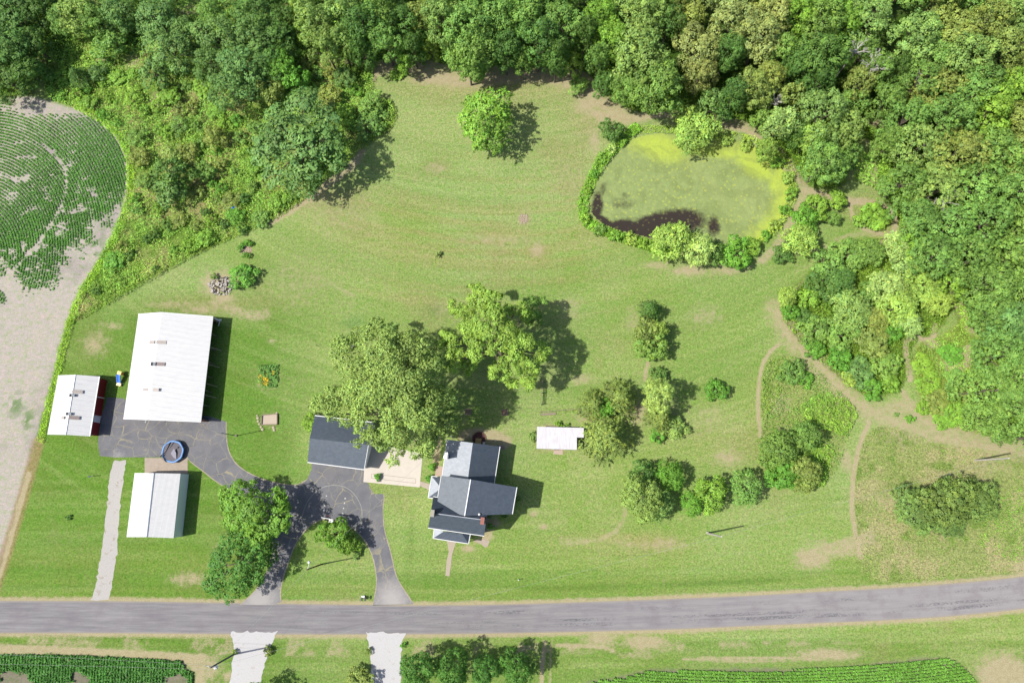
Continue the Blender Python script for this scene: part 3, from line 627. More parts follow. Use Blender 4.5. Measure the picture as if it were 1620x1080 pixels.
def trunk_mesh(name, L, Ht, r0, seed, mat=BARK, n_limb=8, base_split=.35):
    rnd = random.Random(seed); mb = MB(); top = Ht*.62
    cx = 0
    mb.tube([(0, 0, -.1), (.04*r0, 0, .25), (rnd.uniform(-.1, .1)*r0*3, rnd.uniform(-.1, .1)*r0*3, top*.5), (0, 0, top)], [r0*1.35, r0, r0*.8, r0*.35], 8)
    LL = sorted(L, key=lambda q: -q[1])[:n_limb]
    for c, r, d in LL:
        z0 = min(max(Ht*base_split*rnd.uniform(.8, 1.2), .3), max(c[2]*.8, .2)); c = np.array(c)
        m = c*.5; m[2] = (z0+c[2])*.5+rnd.uniform(-.03, .08)*Ht
        mb.tube([(0, 0, z0), tuple(m), tuple(c), tuple(c+np.array(d)*r*.7)], [r0*.5, r0*.32, r0*.16, r0*.05], 5)
        for _ in range(2):
            e = c+np.array(rdir(np.random.RandomState(rnd.randint(0, 9999)), 1)[0])*r*.8; mb.tube([tuple(m), tuple((m+e)/2+np.array([0, 0, .1*r])), tuple(e)], [r0*.16, r0*.1, r0*.04], 4)
    me = bpy.data.meshes.new(name); me.from_pydata(mb.v, [], mb.f); me.materials.append(mat); me.update(); return me

PROTO = {}
def proto(kind, R, Ht, r0, seeds, **kw):
    lst = []
    for s in seeds:
        m, L = crown('crown', R, Ht, s, **kw); lst.append((m, trunk_mesh('trunk', L, Ht, r0, s)))
    PROTO[kind] = (R, Ht, lst)
proto('broad', 4.2, 13, .24, (1, 2, 3, 4, 5), style='broad', nl=24, clump=.72, per=24, leaf=.17)
proto('fine', 4.2, 13, .24, (11, 12, 13, 14), style='broad', nl=30, clump=.58, per=20, leaf=.15, vary=.08)
proto('lumpy', 4.2, 14, .26, (21, 22, 23, 24), style='broad', nl=19, clump=.82, per=32, leaf=.17, vary=.12)
proto('star', 3.6, 10, .16, (31, 32, 33), style='broad', nl=19, clump=.8, per=24, leaf=.19, spiky=1.0, ytint=.14, aspect=.5, vary=.12, fill=.9)
proto('small', 2.4, 5.5, .11, (41, 42, 43, 44), style='bush', nl=13, clump=.55, per=24, leaf=.16)
proto('bush', 1.5, 1.9, .06, (51, 52, 53, 54), style='bush', nl=9, clump=.42, per=20, leaf=.13)
proto('shrub', .8, 1.0, .03, (61, 62, 63), style='bush', nl=6, clump=.3, per=16, leaf=.11)
proto('cedar', 2.6, 8.5, .16, (71, 72, 73), style='cedar', nl=34, clump=.5, per=26, leaf=.12, spiky=1.0, ytint=.16, aspect=.35, vary=.14)
proto('clipped', .55, .95, .03, (81,), style='bush', nl=14, clump=.2, per=16, leaf=.07, vary=.03)

KL = 1.08
def tone(r, g, b): return (lin(r)*1.0/KL, lin(g)*1.02/KL, lin(b)*.75/KL, 1)
TN = dict(yt=(tone(134, 164, 78), 'yellow green'), shade=(tone(140, 164, 96), 'silvery green'), rowg=(tone(78, 122, 56), 'dark rich green'), yard=(tone(100, 136, 52), 'yard green'), dusk=(tone(100, 124, 68), 'dusky olive'), dark=(tone(86, 120, 60), 'dark green'), deep=(tone(80, 112, 54), 'deep green'), mid=(tone(110, 144, 74), 'mid green'), blue=(tone(100, 134, 78), 'cool bluish green'),
          grey=(tone(124, 152, 86), 'greyish green'), silver=(tone(150, 174, 102), 'silvery green'), olive=(tone(128, 144, 78), 'olive green'), tan=(tone(140, 152, 96), 'sandy olive'),
          bright=(tone(122, 160, 66), 'bright green'), yellow=(tone(142, 170, 86), 'yellow green'), lime=(tone(164, 194, 96), 'pale lime green'), rich=(tone(98, 146, 58), 'rich green'), pale=(tone(156, 184, 114), 'pale green'))
_rt = random.Random(77)
def tree(kind, px, py, rpx, tn, label=None, ht=None, cat='tree', group=None, name=None, xs=1., rot=None, vh=.62, col=None, idx=None):
    R, H0, lst = PROTO[kind]
    if ht is None: ht = H0*(rpx*.115/R)**.8*_rt.uniform(.92, 1.08)
    c = P(px, py, ht*vh); rw = rpx*mpp(px, py)*(130-ht*vh)/130
    mc, mt = lst[_rt.randrange(len(lst)) if idx is None else idx]
    nm = name or {'cedar': 'cedar_tree', 'bush': 'bush', 'shrub': 'shrub', 'small': 'small_tree', 'clipped': 'clipped_shrub'}.get(kind, 'broadleaf_tree')
    e = empty(nm, (c[0], c[1], 0), label, cat, group)
    e.rotation_euler.z = _rt.uniform(0, 6.28) if rot is None else rot
    e.scale = (rw/R*xs, rw/R/xs, ht/H0)
    base = col or TN[tn][0]; j = _rt.uniform(.9, 1.1); jy = _rt.uniform(-.06, .06)
    for nme, me in (('crown', mc), ('trunk', mt)):
        o = bpy.data.objects.new(nme, me); COL.link(o); o.parent = e
        if nme == 'crown': o.color = (base[0]*j*(1+jy), base[1]*j, base[2]*j*(1-jy), 1)
    return e

def special(name, lobes, ht, r0, seed, tn, label, dead=0, trunk_px=None, **kw):
    "a tree whose main limbs' leaf masses stand where the photo shows them: (px, py, z, radius m)"
    rs = np.random.RandomState(seed); cs = [P(a, b, z) for a, b, z, r in lobes]
    base = P(*trunk_px) if trunk_px else np.mean(cs, 0)*np.array([1, 1, 0]); L = []
    for c, (a, b, z, r) in zip(cs, lobes):
        q = c-base; ctr = np.array([0, 0, ht*.5]); d = q-ctr; d /= np.linalg.norm(d)+1e-6
        n = max(int(3+r*1.8), 4)
        for k in range(n):
            u = rdir(rs, 1)[0]; u[2] = abs(u[2])*.8-.15; rr = r*rs.uniform(.34, .5); L.append((q+u*(r-rr*.8)*np.array([1, 1, .8]), rr, (u+d)/np.linalg.norm(u+d)))
    e = empty(name, tuple(base), label, 'tree')
    c, nn, s, t = lobes_to_leaves(L, rs, **kw); o = bpy.data.objects.new('crown', leaf_mesh('crown', c, nn, s, t, rs)); COL.link(o); o.parent = e; o.color = TN[tn][0]
    o = bpy.data.objects.new('trunk', trunk_mesh('trunk', [(q-base, r, np.array([0, 0, 1.])) for q, (_, _, _, r) in zip(cs, lobes)], ht, r0, seed, BARK, 20, .22)); COL.link(o); o.parent = e
    return e

# --- the big yard trees
rsT = np.random.RandomState(4)
T1 = [(600, 540, 14, 3.4), (548, 560, 11, 3.2), (560, 600, 14, 3.6), (520, 628, 9, 3.0), (540, 655, 9, 2.6), (600, 600, 17, 4.0), (650, 560, 14, 3.6), (640, 615, 18, 4.0), (590, 650, 14, 3.4), (595, 690, 10, 2.8), (640, 665, 15, 3.8), (660, 700, 10, 3.0), (620, 715, 9, 2.2),
      (690, 640, 13, 3.6), (675, 590, 14, 3.4), (702, 668, 9, 2.6), (715, 632, 8, 1.9), (575, 530, 10, 2.2), (625, 535, 12, 2.6), (665, 545, 10, 2.6), (688, 575, 10, 2.4), (505, 640, 7, 1.7), (595, 513, 8, 1.3), (560, 625, 12, 3.0), (610, 570, 16, 3.4), (660, 640, 17, 3.6), (630, 690, 13, 2.8), (570, 690, 9, 1.8), (690, 690, 8, 1.8)]
special('shade_tree', T1, 19, .62, 101, 'shade', 'huge silvery green shade tree overhanging the dark garage roof and patio', clump=.75, per=26, leaf=.15, spiky=.8, ytint=.12, vary=.14, cl_dens=.9, jit=.9, fill=.8,  trunk_px=(625, 660))
T2 = [(762, 475, 13, 2.4), (738, 495, 11, 2.2), (720, 485, 8, 1.3), (790, 480, 13, 2.3), (815, 492, 11, 2.2), (775, 510, 15, 3.0), (742, 530, 13, 2.8), (712, 545, 10, 2.2), (722, 570, 10, 2.2), (760, 550, 14, 2.6), (800, 530, 14, 2.6), (825, 545, 13, 2.6), (852, 560, 10, 2.2), (835, 575, 11, 2.4), (812, 572, 12, 2.4), (790, 590, 9, 2.0), (840, 602, 8, 1.7), (815, 608, 7, 1.2), (740, 580, 7, 1.6), (700, 535, 9, 1.4), (832, 500, 9, 1.6), (750, 458, 9, 1.2)]
special('shade_tree', T2, 17, .45, 102, 'yt', 'yellow green shade tree with open lobes and a long shadow beyond the garage tree', clump=.75, per=26, leaf=.17, ytint=.12, vary=.12, cl_dens=.95, fill=.8,  trunk_px=(785, 560))
special('shade_tree', [(846, 490, 7, 1.9), (838, 478, 7, 1.3), (856, 480, 6, 1.2), (850, 505, 5, 1.4), (842, 512, 4, 1.)], 8, .15, 103, 'mid', 'small tree half shaded at the right edge of the yellow green shade tree', clump=.55, per=20, leaf=.14)

# --- single trees, shrubs: kind, px, py, radius px, tone, label, height
S = [
 ('star', 770, 187, 49, 'bright', 'round bright green tree standing alone in the upper lawn', 10.5, 1),
 ('lumpy', 474, 222, 80, 'blue', 'big cool green tree casting shade where the scrub meets the upper lawn', 14, 0),
 ('broad', 404, 813, 56, 'yard', 'bright green yard tree left of the driveway curve', 9.5, 2),
 ('fine', 374, 892, 52, 'rowg', 'darker green yard tree just below the bright one near the road', 9.5, 1),
 ('small', 528, 845, 24, 'yard', 'tall bright green tree behind the basketball hoop on the driveway island', 6, 1),
 ('small', 549, 860, 17, 'yard', 'smaller green tree adjoining the hoop tree on the island', 4.5, 2),
 ('shrub', 563, 877, 8, 'grey', 'thin grey twiggy shrub at the right side of the driveway island', 1.2, 0),
 ('cedar', 1030, 491, 18, 'dark', 'dark cedar at the top of the narrow clump in the right lawn', 5.5, 0),
 ('small', 1024, 527, 23, 'olive', 'olive tree at the left of the narrow clump in the right lawn', 5.5, 0),
 ('star', 1043, 521, 15, 'yellow', 'yellow green sapling at the right of the narrow clump in the right lawn', 5.5, 0),
 ('small', 1032, 548, 24, 'mid', 'mid green tree at the bottom of the narrow clump in the right lawn', 5.5, 1),
 ('bush', 1042, 593, 15, 'dark', 'dark bush directly above the silver leaved tree', 2.2, 1),
 ('cedar', 940, 640, 24, 'olive', 'olive cedar at the end of the low rail fence', 6, 1),
 ('cedar', 982, 630, 30, 'olive', 'olive cedar in the middle of the clump left of the silver tree', 7.5, 2),
 ('small', 960, 645, 16, 'rich', 'rich green vine covered tree between two olive cedars', 5, 2),
 ('cedar', 962, 690, 37, 'olive', 'large grey olive cedar right of the small white roofed shed', 8.5, 0),
 ('lumpy', 1041, 623, 29, 'silver', 'tall silver leaved tree with a dark shadow on the right lawn', 11, 1),
 ('cedar', 1046, 660, 22, 'olive', 'olive cedar below the silver leaved tree', 6, 0),
 ('small', 1066, 676, 20, 'grey', 'grey green shrub at the foot of the silver tree clump', 2.6, 0),
 ('bush', 1040, 690, 13, 'rich', 'rich green bush left of the grey shrub below the silver tree', 1.8, 0),
 ('small', 1133, 616, 17, 'rich', 'lone small green tree right of the silver tree shadow', 3.4, 1),
 ('broad', 1017, 790, 36, 'grey', 'tall greyish tree at the left end of the lower tree row', 9, 0),
 ('broad', 1042, 800, 24, 'grey', 'greyish tree tucked against the right of the tall one in the lower row', 6.5, 3),
 ('small', 1020, 748, 20, 'dark', 'dark tree at the top left of the lower tree row', 5, 0),
 ('star', 1060, 752, 24, 'rich', 'rich green spreading tree at the top of the lower tree row', 5.5, 2),
 ('star', 1095, 796, 19, 'rich', 'small rich green tree between the grey tree and the yellow green pair', 4.2, 0),
 ('small', 1127, 778, 26, 'bright', 'bright green tree in the middle of the lower tree row', 6, 2),
 ('fine', 1180, 772, 27, 'mid', 'rounded mid green tree at the right end of the lower tree row', 6.5, 0),
 ('broad', 1233, 708, 34, 'mid', 'largest round tree beside the weedy patch in the right lawn', 8.5, 1),
 ('broad', 1273, 690, 26, 'mid', 'round tree to the right of the largest one beside the weedy patch', 7, 4),
 ('broad', 1276, 749, 26, 'olive', 'olive round tree below the pair beside the weedy patch', 6.5, 2),
 ('small', 1238, 748, 26, 'rich', 'low rich green tree filling the gap below the largest round tree', 4.2, 3),
 ('broad', 1452, 806, 38, 'dusk', 'leftmost of the spreading dusky olive trees in the meadow', 5, 0),
 ('lumpy', 1500, 793, 46, 'dusk', 'largest of the spreading dusky olive trees in the meadow', 9, 3),
 ('broad', 1546, 794, 36, 'dusk', 'rightmost of the spreading dusky olive trees in the meadow', 6, 2),
 ('broad', 1494, 818, 34, 'dusk', 'low dusky olive tree in front of the spreading meadow trees', 4.5, 1),
 ('bush', 1380, 341, 26, 'bright', 'broad bright green thicket ringed by the mown path', 1.9, 0),
 ('bush', 1395, 345, 18, 'bright', 'right part of the thicket ringed by the mown path', 1.9, 2),
 ('small', 1254, 588, 20, 'mid', 'mid green bush by the diagonal path in the weedy patch', 3, 0),
 ('bush', 1275, 600, 14, 'rich', 'low bush right of the mid green one by the diagonal path', 1.6, 1),
 ('star', 1101, 207, 36, 'yellow', 'bright yellow green tree leaning over the top edge of the pond', 7, 1),
 ('small', 968, 205, 18, 'dark', 'dark round shrub tree at the top left of the pond', 4, 1),
 ('small', 915, 134, 15, 'mid', 'small round tree on bare ground near the top wood edge', 3, 2),
 ('star', 1063, 380, 33, 'yellow', 'big yellow green tree at the bottom edge of the pond', 7.5, 0),
 ('star', 1107, 392, 26, 'pale', 'pale green tree right of the big one at the bottom of the pond', 7, 1),
 ('small', 1133, 398, 18, 'dark', 'dark shaded tree between two pond edge trees', 4.5, 0),
 ('small', 1165, 400, 25, 'rich', 'rounded green tree at the lower right of the pond', 4.6, 1),
 ('small', 1190, 388, 14, 'bright', 'bright small bush right of the rounded tree at the pond corner', 3, 3),
 ('small', 1236, 402, 15, 'dark', 'dark round bush at the lower end of the diagonal hedge', 2.8, 2),
 ('star', 1266, 378, 27, 'yellow', 'yellow green tree in the diagonal hedge beside the pond path', 5.5, 2),
 ('small', 1275, 345, 22, 'rich', 'rich green tree in the middle of the diagonal hedge', 4.5, 0),
 ('small', 1292, 327, 20, 'bright', 'bright tree near the upper end of the diagonal hedge', 4, 1),
 ('small', 1326, 316, 15, 'bright', 'small tree at the upper end of the diagonal hedge', 3.2, 2),
 ('star', 1318, 344, 12, 'mid', 'thin sapling right of the diagonal hedge', 3.2, 0),
 ('small', 384, 436, 20, 'rich', 'dense round green bush beside the debris pile', 2.6, 0),
 ('bush', 338, 437, 6, 'mid', 'little bush at the top left of the debris pile', 1., 0),
 ('shrub', 693, 402, 5.5, 'tan', 'tiny pale twiggy bush in the middle of the big lawn', 1.1, 0),
 ('shrub', 108, 818, 5, 'dark', 'tiny dark shrub in the grass left of the gravel lane', .6, 1),
 ('shrub', 1441, 663, 8, 'rich', 'small rich green shrub on the bare ground near the path fork', 1., 0),
 ('shrub', 1419, 655, 4, 'mid', 'tiny mid green shrub left of the one near the path fork', .6, 1),
 ('small', 490, 668, 13, 'bright', 'leafy bush at the upper left corner of the garage', 3., 3),
 ('clipped', 597, 754, 5.4, 'rich', 'clipped round shrub in the strip bed of the patio', 1.1, 0),
 ('clipped', 683, 738, 6, 'rich', 'clipped round shrub nearest the patio above the side porch', 1.2, 0),
 ('clipped', 679, 757, 6, 'rich', 'clipped round shrub touching the side porch', 1.1, 0),
 ('shrub', 819, 790, 5, 'mid', 'small shrub against the right wall of the house', .9, 2),
 ('bush', 775, 813, 6, 'dark', 'dark bush in the inner corner right of the brick chimney', 1.2, 0),
 ('shrub', 776, 833, 6, 'rich', 'small green shrub at the right front corner of the house', .9, 1),
 ('shrub', 797, 815, 5, 'dark', 'dark shrub below the right wing of the house', .8, 2),
 ('shrub', 883, 670, 6, 'bright', 'bright shrub behind the small white roofed shed', 1., 0),
 ('shrub', 897, 673, 5, 'bright', 'second smaller bright shrub behind the small white roofed shed', .8, 1),
 ('bush', 843, 690, 8, 'grey', 'greyish bush at the left side of the small white roofed shed', 1.3, 1),
 ('bush', 371, 1031, 4.5, 'yellow', 'small yellow green bush at the foot of the lower left power pole', .9, 2),
 ('bush', 423, 1029, 8, 'olive', 'olive bush on the right edge of the left gravel drive', 1.2, 3),
 ('bush', 583, 1030, 6, 'olive', 'olive bush on the left edge of the right gravel drive', 1., 1),
 ('shrub', 638, 1020, 5, 'rich', 'small shrub on the right edge of the right gravel drive', .8, 0),
 ('broad', 661, 1058, 29, 'rowg', 'first tree of the lower row, beside the right gravel drive', 9, 0),
 ('broad', 716, 1059, 29, 'rowg', 'second tree from the left in the lower row beyond the road', 9, 1),
 ('broad', 768, 1060, 24, 'rowg', 'third tree from the left in the lower row beyond the road', 8, 2),
 ('broad', 818, 1058, 28, 'rowg', 'last tree of the lower row, beside the brown track', 8.5, 3),
 ('small', 568, 1075, 20, 'olive', 'low olive tree left of the right gravel drive at the bottom edge', 3, 1),
 ('broad', 400, 1125, 36, 'mid', 'tree below the frame shading the left gravel drive', 9, 1),
 ('cedar', 121, 118, 17, 'dark', 'small dark cedar at the left of the upper scrub', 4.5, 1),
 ('small', 151, 114, 14, 'blue', 'cool green bush right of the small dark cedar', 2.8, 0),
 ('small', 270, 276, 30, 'dark', 'dark green tree alone in the left scrub', 6.5, 0),
 ('small', 268, 300, 24, 'blue', 'bluish tree just below the dark one in the left scrub', 5.5, 3),
 ('small', 268, 244, 14, 'silver', 'small silvery sapling above the dark tree in the left scrub', 3.5, 2),
 ('small', 325, 270, 15, 'mid', 'mid green sapling right of the dark tree in the left scrub', 3.2, 1),
 ('small', 338, 215, 18, 'olive', 'olive sapling left of the big cool green tree', 3.6, 0),
 ('bush', 243, 370, 10, 'dark', 'dark bush in the grassy lower part of the scrub', 1.6, 0),
 ('bush', 232, 377, 9, 'dark', 'dark bush touching the left of the one in the lower scrub', 1.4, 1),
 ('bush', 203, 403, 9, 'mid', 'mid green bush further down the lower scrub', 1.3, 2),
 ('bush', 152, 460, 8, 'dark', 'dark bush near the bottom tip of the scrub', 1.2, 3),
 ('bush', 383, 362, 9, 'dark', 'dark bush on the mown edge below the blue barrel', 1.2, 0),
 ('bush', 385, 313, 10, 'dark', 'dark bush above the blue barrel', 1.6, 1),
 ('bush', 350, 298, 11, 'rich', 'rich green bush left above the blue barrel', 1.6, 2),
 ('bush', 325, 335, 8, 'dark', 'dark bush left of the blue barrel', 1.4, 3),
 ('bush', 355, 353, 8, 'blue', 'bluish bush below left of the blue barrel', 1.3, 0),
 ('bush', 245, 425, 6, 'dark', 'small dark bush near the mown edge of the lower scrub', .9, 1),
 ('small', 545, 120, 16, 'blue', 'cool green sapling at the upper edge of the scrub near the lawn', 3.6, 1),
 ('small', 586, 165, 20, 'mid', 'mid green bush on the scrub edge by the upper lawn', 3.4, 2),
 ('small', 585, 195, 24, 'mid', 'leafy bush at the right tip of the scrub', 2.6, 0),
 ('small', 545, 180, 18, 'bright', 'bright bush right of the big cool green tree', 3, 3),
 ('small', 520, 155, 20, 'olive', 'olive bush above right of the big cool green tree', 3.4, 1),
 ('bush', 630, 115, 14, 'bright', 'low green island bush inside the loop path at the top of the lawn', .9, 2),
 ('shrub', 668, 95, 7, 'mid', 'small shrub on the bare ground right of the loop path', 1.2, 0),
]
for t in S:
    kd, x, y, r, tn, lab, h, ix = t
    lie = 'bush' if kd in ('bush', 'shrub', 'clipped') else 'tree'
    e = tree(kd, x, y, r*{'cedar': 1.15, 'small': 1.08, 'bush': 1.0, 'shrub': 1.0, 'clipped': 1.0, 'fine': 1.0}.get(kd, .96), tn, lab, h, 'shrub' if lie == 'bush' else 'tree', idx=ix % len(PROTO[kd][2]), xs=1.12 if kd in ('bush',) else 1.0,
             group={'clipped': 'clipped round shrubs by the house'}.get(kd))
    if 'lower row' in lab and 'road' in lab or 'brown track' in lab or 'first tree of the lower row' in lab: e['group'] = 'row of trees beyond the road'

# --- woods, listed tree by tree: x y radius tone kind
KND = {'b': 'broad', 'f': 'fine', 'l': 'lumpy', 's': 'star', 'm': 'small'}
TNK = {'D': 'deep', 'd': 'dark', 'm': 'mid', 'u': 'blue', 'g': 'grey', 's': 'silver', 'o': 'olive', 't': 'tan', 'b': 'bright', 'y': 'yellow', 'r': 'rich', 'p': 'pale'}
WOODS = {
 ('upper left corner wood', 'trees of the upper left corner wood'): "-30,20,40,dl 22,28,44,dl 62,12,34,Db 20,80,42,db -25,100,40,dl 52,70,30,db 14,128,34,Db 42,112,28,db -30,-35,40,dl 30,-30,40,dl",
 ('upper left scrub', 'scattered trees of the upper left scrub'): "100,28,28,mf 124,22,34,gf 150,28,30,mf 190,22,30,ub 172,68,28,mm 212,12,26,mb 186,45,20,gm 250,32,42,ul 268,78,44,ul 242,112,28,um 292,52,28,ub 345,60,44,uf 385,110,46,uf 362,140,36,uf 330,100,30,uf 398,62,40,uf 335,22,26,mb 130,-25,30,mb 240,-25,34,ub 425,142,26,om 442,105,30,rb 468,125,24,rm 405,20,42,dl 432,65,40,dl 425,98,34,dl 452,30,26,Dl 370,-25,40,dl 450,-30,40,dl",
 ('top wood', 'trees of the wood along the top'): "474,22,18,ym 480,50,16,ym 500,36,32,gl 514,72,26,gl 545,25,32,gl 540,68,22,gb 575,44,34,dl 572,80,22,db 602,20,32,ml 610,66,28,ml 640,38,30,dl 652,76,20,db 672,24,26,ob 682,74,14,ym 700,34,34,gf 745,46,46,mf 752,84,38,mf 741,98,30,mf 800,30,34,ml 800,80,28,db 828,30,32,ml 852,66,38,dl 892,40,38,ml 880,92,24,db 926,56,24,Db 952,30,28,bl 966,64,28,bl 946,92,20,mb 500,-25,34,gl 560,-28,36,ml 620,-28,36,dl 680,-28,36,gl 745,-25,40,mf 810,-28,38,ml 870,-25,38,dl 930,-25,36,mb 828,98,16,mb 905,100,16,ym 640,98,14,bm",
 ('wood behind the pond', 'trees of the wood behind the pond'): "1022,26,36,gl 1012,92,48,gb 1038,138,42,mb 990,142,24,mb 955,132,20,dm 1060,32,28,dl 1086,28,30,ol 1102,78,36,tl 1108,118,26,tb 1152,84,28,db 1160,34,36,tl 1202,60,38,tl 1128,162,26,um 1162,150,26,db 1192,142,34,ob 1206,190,20,mm 1220,24,34,tl 1262,22,26,bb 1238,82,28,ml 1302,34,36,ml 1338,36,26,bb 1298,92,42,dl 1262,104,28,db 1290,132,24,Db 1216,128,30,ol 1252,152,24,om 1236,196,26,ps 1284,216,20,ls 1300,182,42,gf 1340,204,30,gf 1304,258,38,mb 1345,246,18,mm 1262,214,16,ds 990,-25,36,gl 1050,-25,36,dl 1110,-25,36,tl 1170,-25,38,tl 1235,-25,38,ml 1300,-25,38,ml 1088,182,18,ym 1214,236,16,ys".replace('ls', 'ys'),
 ('deep wood at the upper right', 'trees of the deep upper right wood'): "1376,30,36,gf 1366,82,22,mb 1386,112,26,mb 1360,132,26,ob 1422,112,24,Db 1452,62,42,gl 1502,60,40,ol 1522,92,44,gb 1560,40,40,ol 1602,30,36,gl 1590,82,40,ol 1482,92,34,mb 1452,132,36,mf 1402,160,28,mb 1482,142,40,of 1432,190,34,mf 1542,142,40,mb 1592,142,34,bb 1502,190,42,mf 1560,182,40,bb 1612,192,36,ob 1452,234,40,gf 1512,242,44,ob 1570,242,40,mb 1612,252,36,ob 1410,225,24,mb 1370,-25,38,gl 1435,-25,38,ml 1500,-25,38,ol 1565,-25,38,ml 1630,-25,38,ml 1655,50,38,ml 1655,115,38,mb 1655,180,38,ob 1655,245,38,mb 1350,160,22,mm",
 ('right hand wood', 'trees of the wood along the right side'): "1430,288,36,mf 1482,302,40,gf 1542,290,44,mb 1602,302,40,mb 1452,346,36,mb 1502,360,44,mf 1562,350,40,mf 1612,362,36,mb 1482,402,36,mb 1532,412,40,mf 1590,412,36,mb 1562,452,40,mb 1512,442,28,bm 1612,462,38,mb 1602,512,40,ub 1570,492,34,mb 1582,562,40,mf 1562,618,40,mf 1612,602,40,mf 1600,655,42,mf 1558,662,30,mf 1655,310,38,mb 1655,375,38,mf 1655,440,38,mb 1655,505,38,mb 1655,570,38,mf 1655,635,38,mf 1650,690,34,mf 1440,385,20,bm",
 ('thicket', 'trees of the thicket between the paths'): "1345,402,34,mm 1312,422,32,mm 1376,398,26,mb 1420,388,26,ps 1452,406,26,ys 1428,418,20,pm 1302,452,30,dm 1332,446,26,db 1282,470,20,bm 1348,488,36,gs 1402,452,30,ps 1422,484,34,ys 1462,452,34,ys 1486,478,24,ys 1440,512,22,ps 1378,460,20,mm 1385,505,24,ob 1246,470,18,ys 1250,490,18,rm 1292,520,30,mm 1332,530,30,mm 1382,540,32,om 1412,522,22,rm 1290,552,18,rm 1330,565,24,rm 1362,590,28,um 1402,580,26,mm 1380,615,20,rm 1410,605,18,bm 1345,600,14,ym 1272,500,16,dm",
 ('low scrub at the right', 'low trees of the right scrub'): "1460,575,18,bm 1470,605,20,bm 1485,635,20,om 1505,655,22,bm 1515,600,20,mm 1505,560,18,rm 1530,620,16,om 1460,645,12,bm 1535,650,16,mm 1550,500,14,bm 1560,520,12,om 1545,545,10,mm 1490,668,14,bm",
}
HGT = {'upper left corner wood': 9, 'upper left scrub': 9, 'top wood': 14, 'wood behind the pond': 13, 'deep wood at the upper right': 13, 'right hand wood': 11, 'thicket': 5, 'low scrub at the right': 2.6}
ORD = ['first', 'second', 'third', 'fourth', 'fifth', 'sixth', 'seventh', 'eighth', 'ninth', 'tenth', 'eleventh', 'twelfth', 'thirteenth', 'fourteenth', 'fifteenth', 'sixteenth', 'seventeenth', 'eighteenth', 'nineteenth', 'twentieth']
SZ = lambda r: 'large' if r >= 38 else 'medium' if r >= 24 else 'small'
for (zone, grp), txt in WOODS.items():
    items = []
    for q in txt.split():
        a = q.split(','); items.append([float(a[0]), float(a[1]), float(a[2]), a[3][0], a[3][1]])
    seen = {}
    for it in sorted(items):
        key = (SZ(it[2]), it[3]); seen.setdefault(key, []).append(it)
    for it in items:
        lst = seen[(SZ(it[2]), it[3])]; i = lst.index(it); n = len(lst); sz = SZ(it[2]); tnm = TN[TNK[it[3]]][1]
        off = it[0] < 0 or it[0] > 1620 or it[1] < 0
        if n == 1: lab = f'the only {sz} {tnm} tree of the {zone}'
        elif i == 0: lab = f'leftmost {sz} {tnm} tree of the {zone}'
        elif i == n-1: lab = f'rightmost {sz} {tnm} tree of the {zone}'
        else: lab = f'{ORD[i]} {sz} {tnm} tree from the left in the {zone}'
        h = HGT[zone]*(it[2]/36)**.35*_rt.uniform(.88, 1.1)
        if it[4] == 'm': h *= .75
        kd = KND[it[4]]
        if kd == 'broad' and it[2] > 30 and _rt.random() < .35: kd = 'lumpy'
        e = tree(kd, it[0], it[1], it[2]*(.9 if zone in ('thicket', 'upper left scrub', 'upper left corner wood') else 1.0), TNK[it[3]], lab, h, 'tree', grp, name='woodland_tree' if 'wood' in zone else None)

# ------------------------------------------------------------------ buildings
def metal_roof(name, dirx, hi=(.39, .39, .385), lo=(.33, .33, .34)):
    m = NT(name); p = m.n('ShaderNodeSeparateXYZ', {0: m.pos()}).outputs
    rib = m.math('SINE', m.math('MULTIPLY', m.math('ADD', m.math('MULTIPLY', p[0], dirx[0]), m.math('MULTIPLY', p[1], dirx[1])), 2*math.pi/.45))
    st = m.noise(1.2, m.scale((.6, 2.2, 1)), 5, .75); sp = m.noise(3, detail=4, rough=.8)
    c = m.mix(m.ramp(st, .42, .68, 0, .6), hi, lo); c = m.mix(m.ramp(sp, .64, .70, 0, .45), c, (.27, .27, .30))
    c = m.n('ShaderNodeVectorMath', {0: c, 3: m.ramp(m.math('SINE', m.math('MULTIPLY', m.math('ADD', m.math('MULTIPLY', p[0], dirx[0]), m.math('MULTIPLY', p[1], dirx[1])), 2*math.pi/.91)), .7, 1, 1, .93)}, operation='SCALE').outputs[0]; m.bump(rib, .12, .02); return m.done(c, .4, .35)
RIBY = metal_roof('white_metal_roof', (.15, 1)); RIBX = metal_roof('white_metal_roof_shed', (1, -.1))
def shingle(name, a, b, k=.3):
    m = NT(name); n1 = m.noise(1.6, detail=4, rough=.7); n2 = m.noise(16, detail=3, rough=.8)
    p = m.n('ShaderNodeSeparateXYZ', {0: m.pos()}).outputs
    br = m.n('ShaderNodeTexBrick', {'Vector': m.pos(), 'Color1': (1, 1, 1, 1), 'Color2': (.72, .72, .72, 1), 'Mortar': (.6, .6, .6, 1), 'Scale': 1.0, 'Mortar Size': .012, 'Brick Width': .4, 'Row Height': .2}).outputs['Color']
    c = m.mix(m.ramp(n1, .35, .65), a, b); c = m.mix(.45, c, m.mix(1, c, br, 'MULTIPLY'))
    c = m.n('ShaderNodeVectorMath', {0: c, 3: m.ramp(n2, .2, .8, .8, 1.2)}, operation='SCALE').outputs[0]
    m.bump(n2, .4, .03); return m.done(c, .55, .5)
SH = shingle('slate_shingles', (.040, .052, .070), (.054, .068, .088)); SHL = shingle('sunlit_shingles', (.19, .21, .24), (.23, .25, .28)); SHD = shingle('shaded_shingles', (.024, .033, .05), (.034, .045, .066))  # tones differ by slope: sun sheen and shade are put into the colour
SHM = shingle('lit_slate_shingles', (.048, .062, .080), (.066, .082, .102))  # brighter copy of the slate for lit slopes, the light painted in
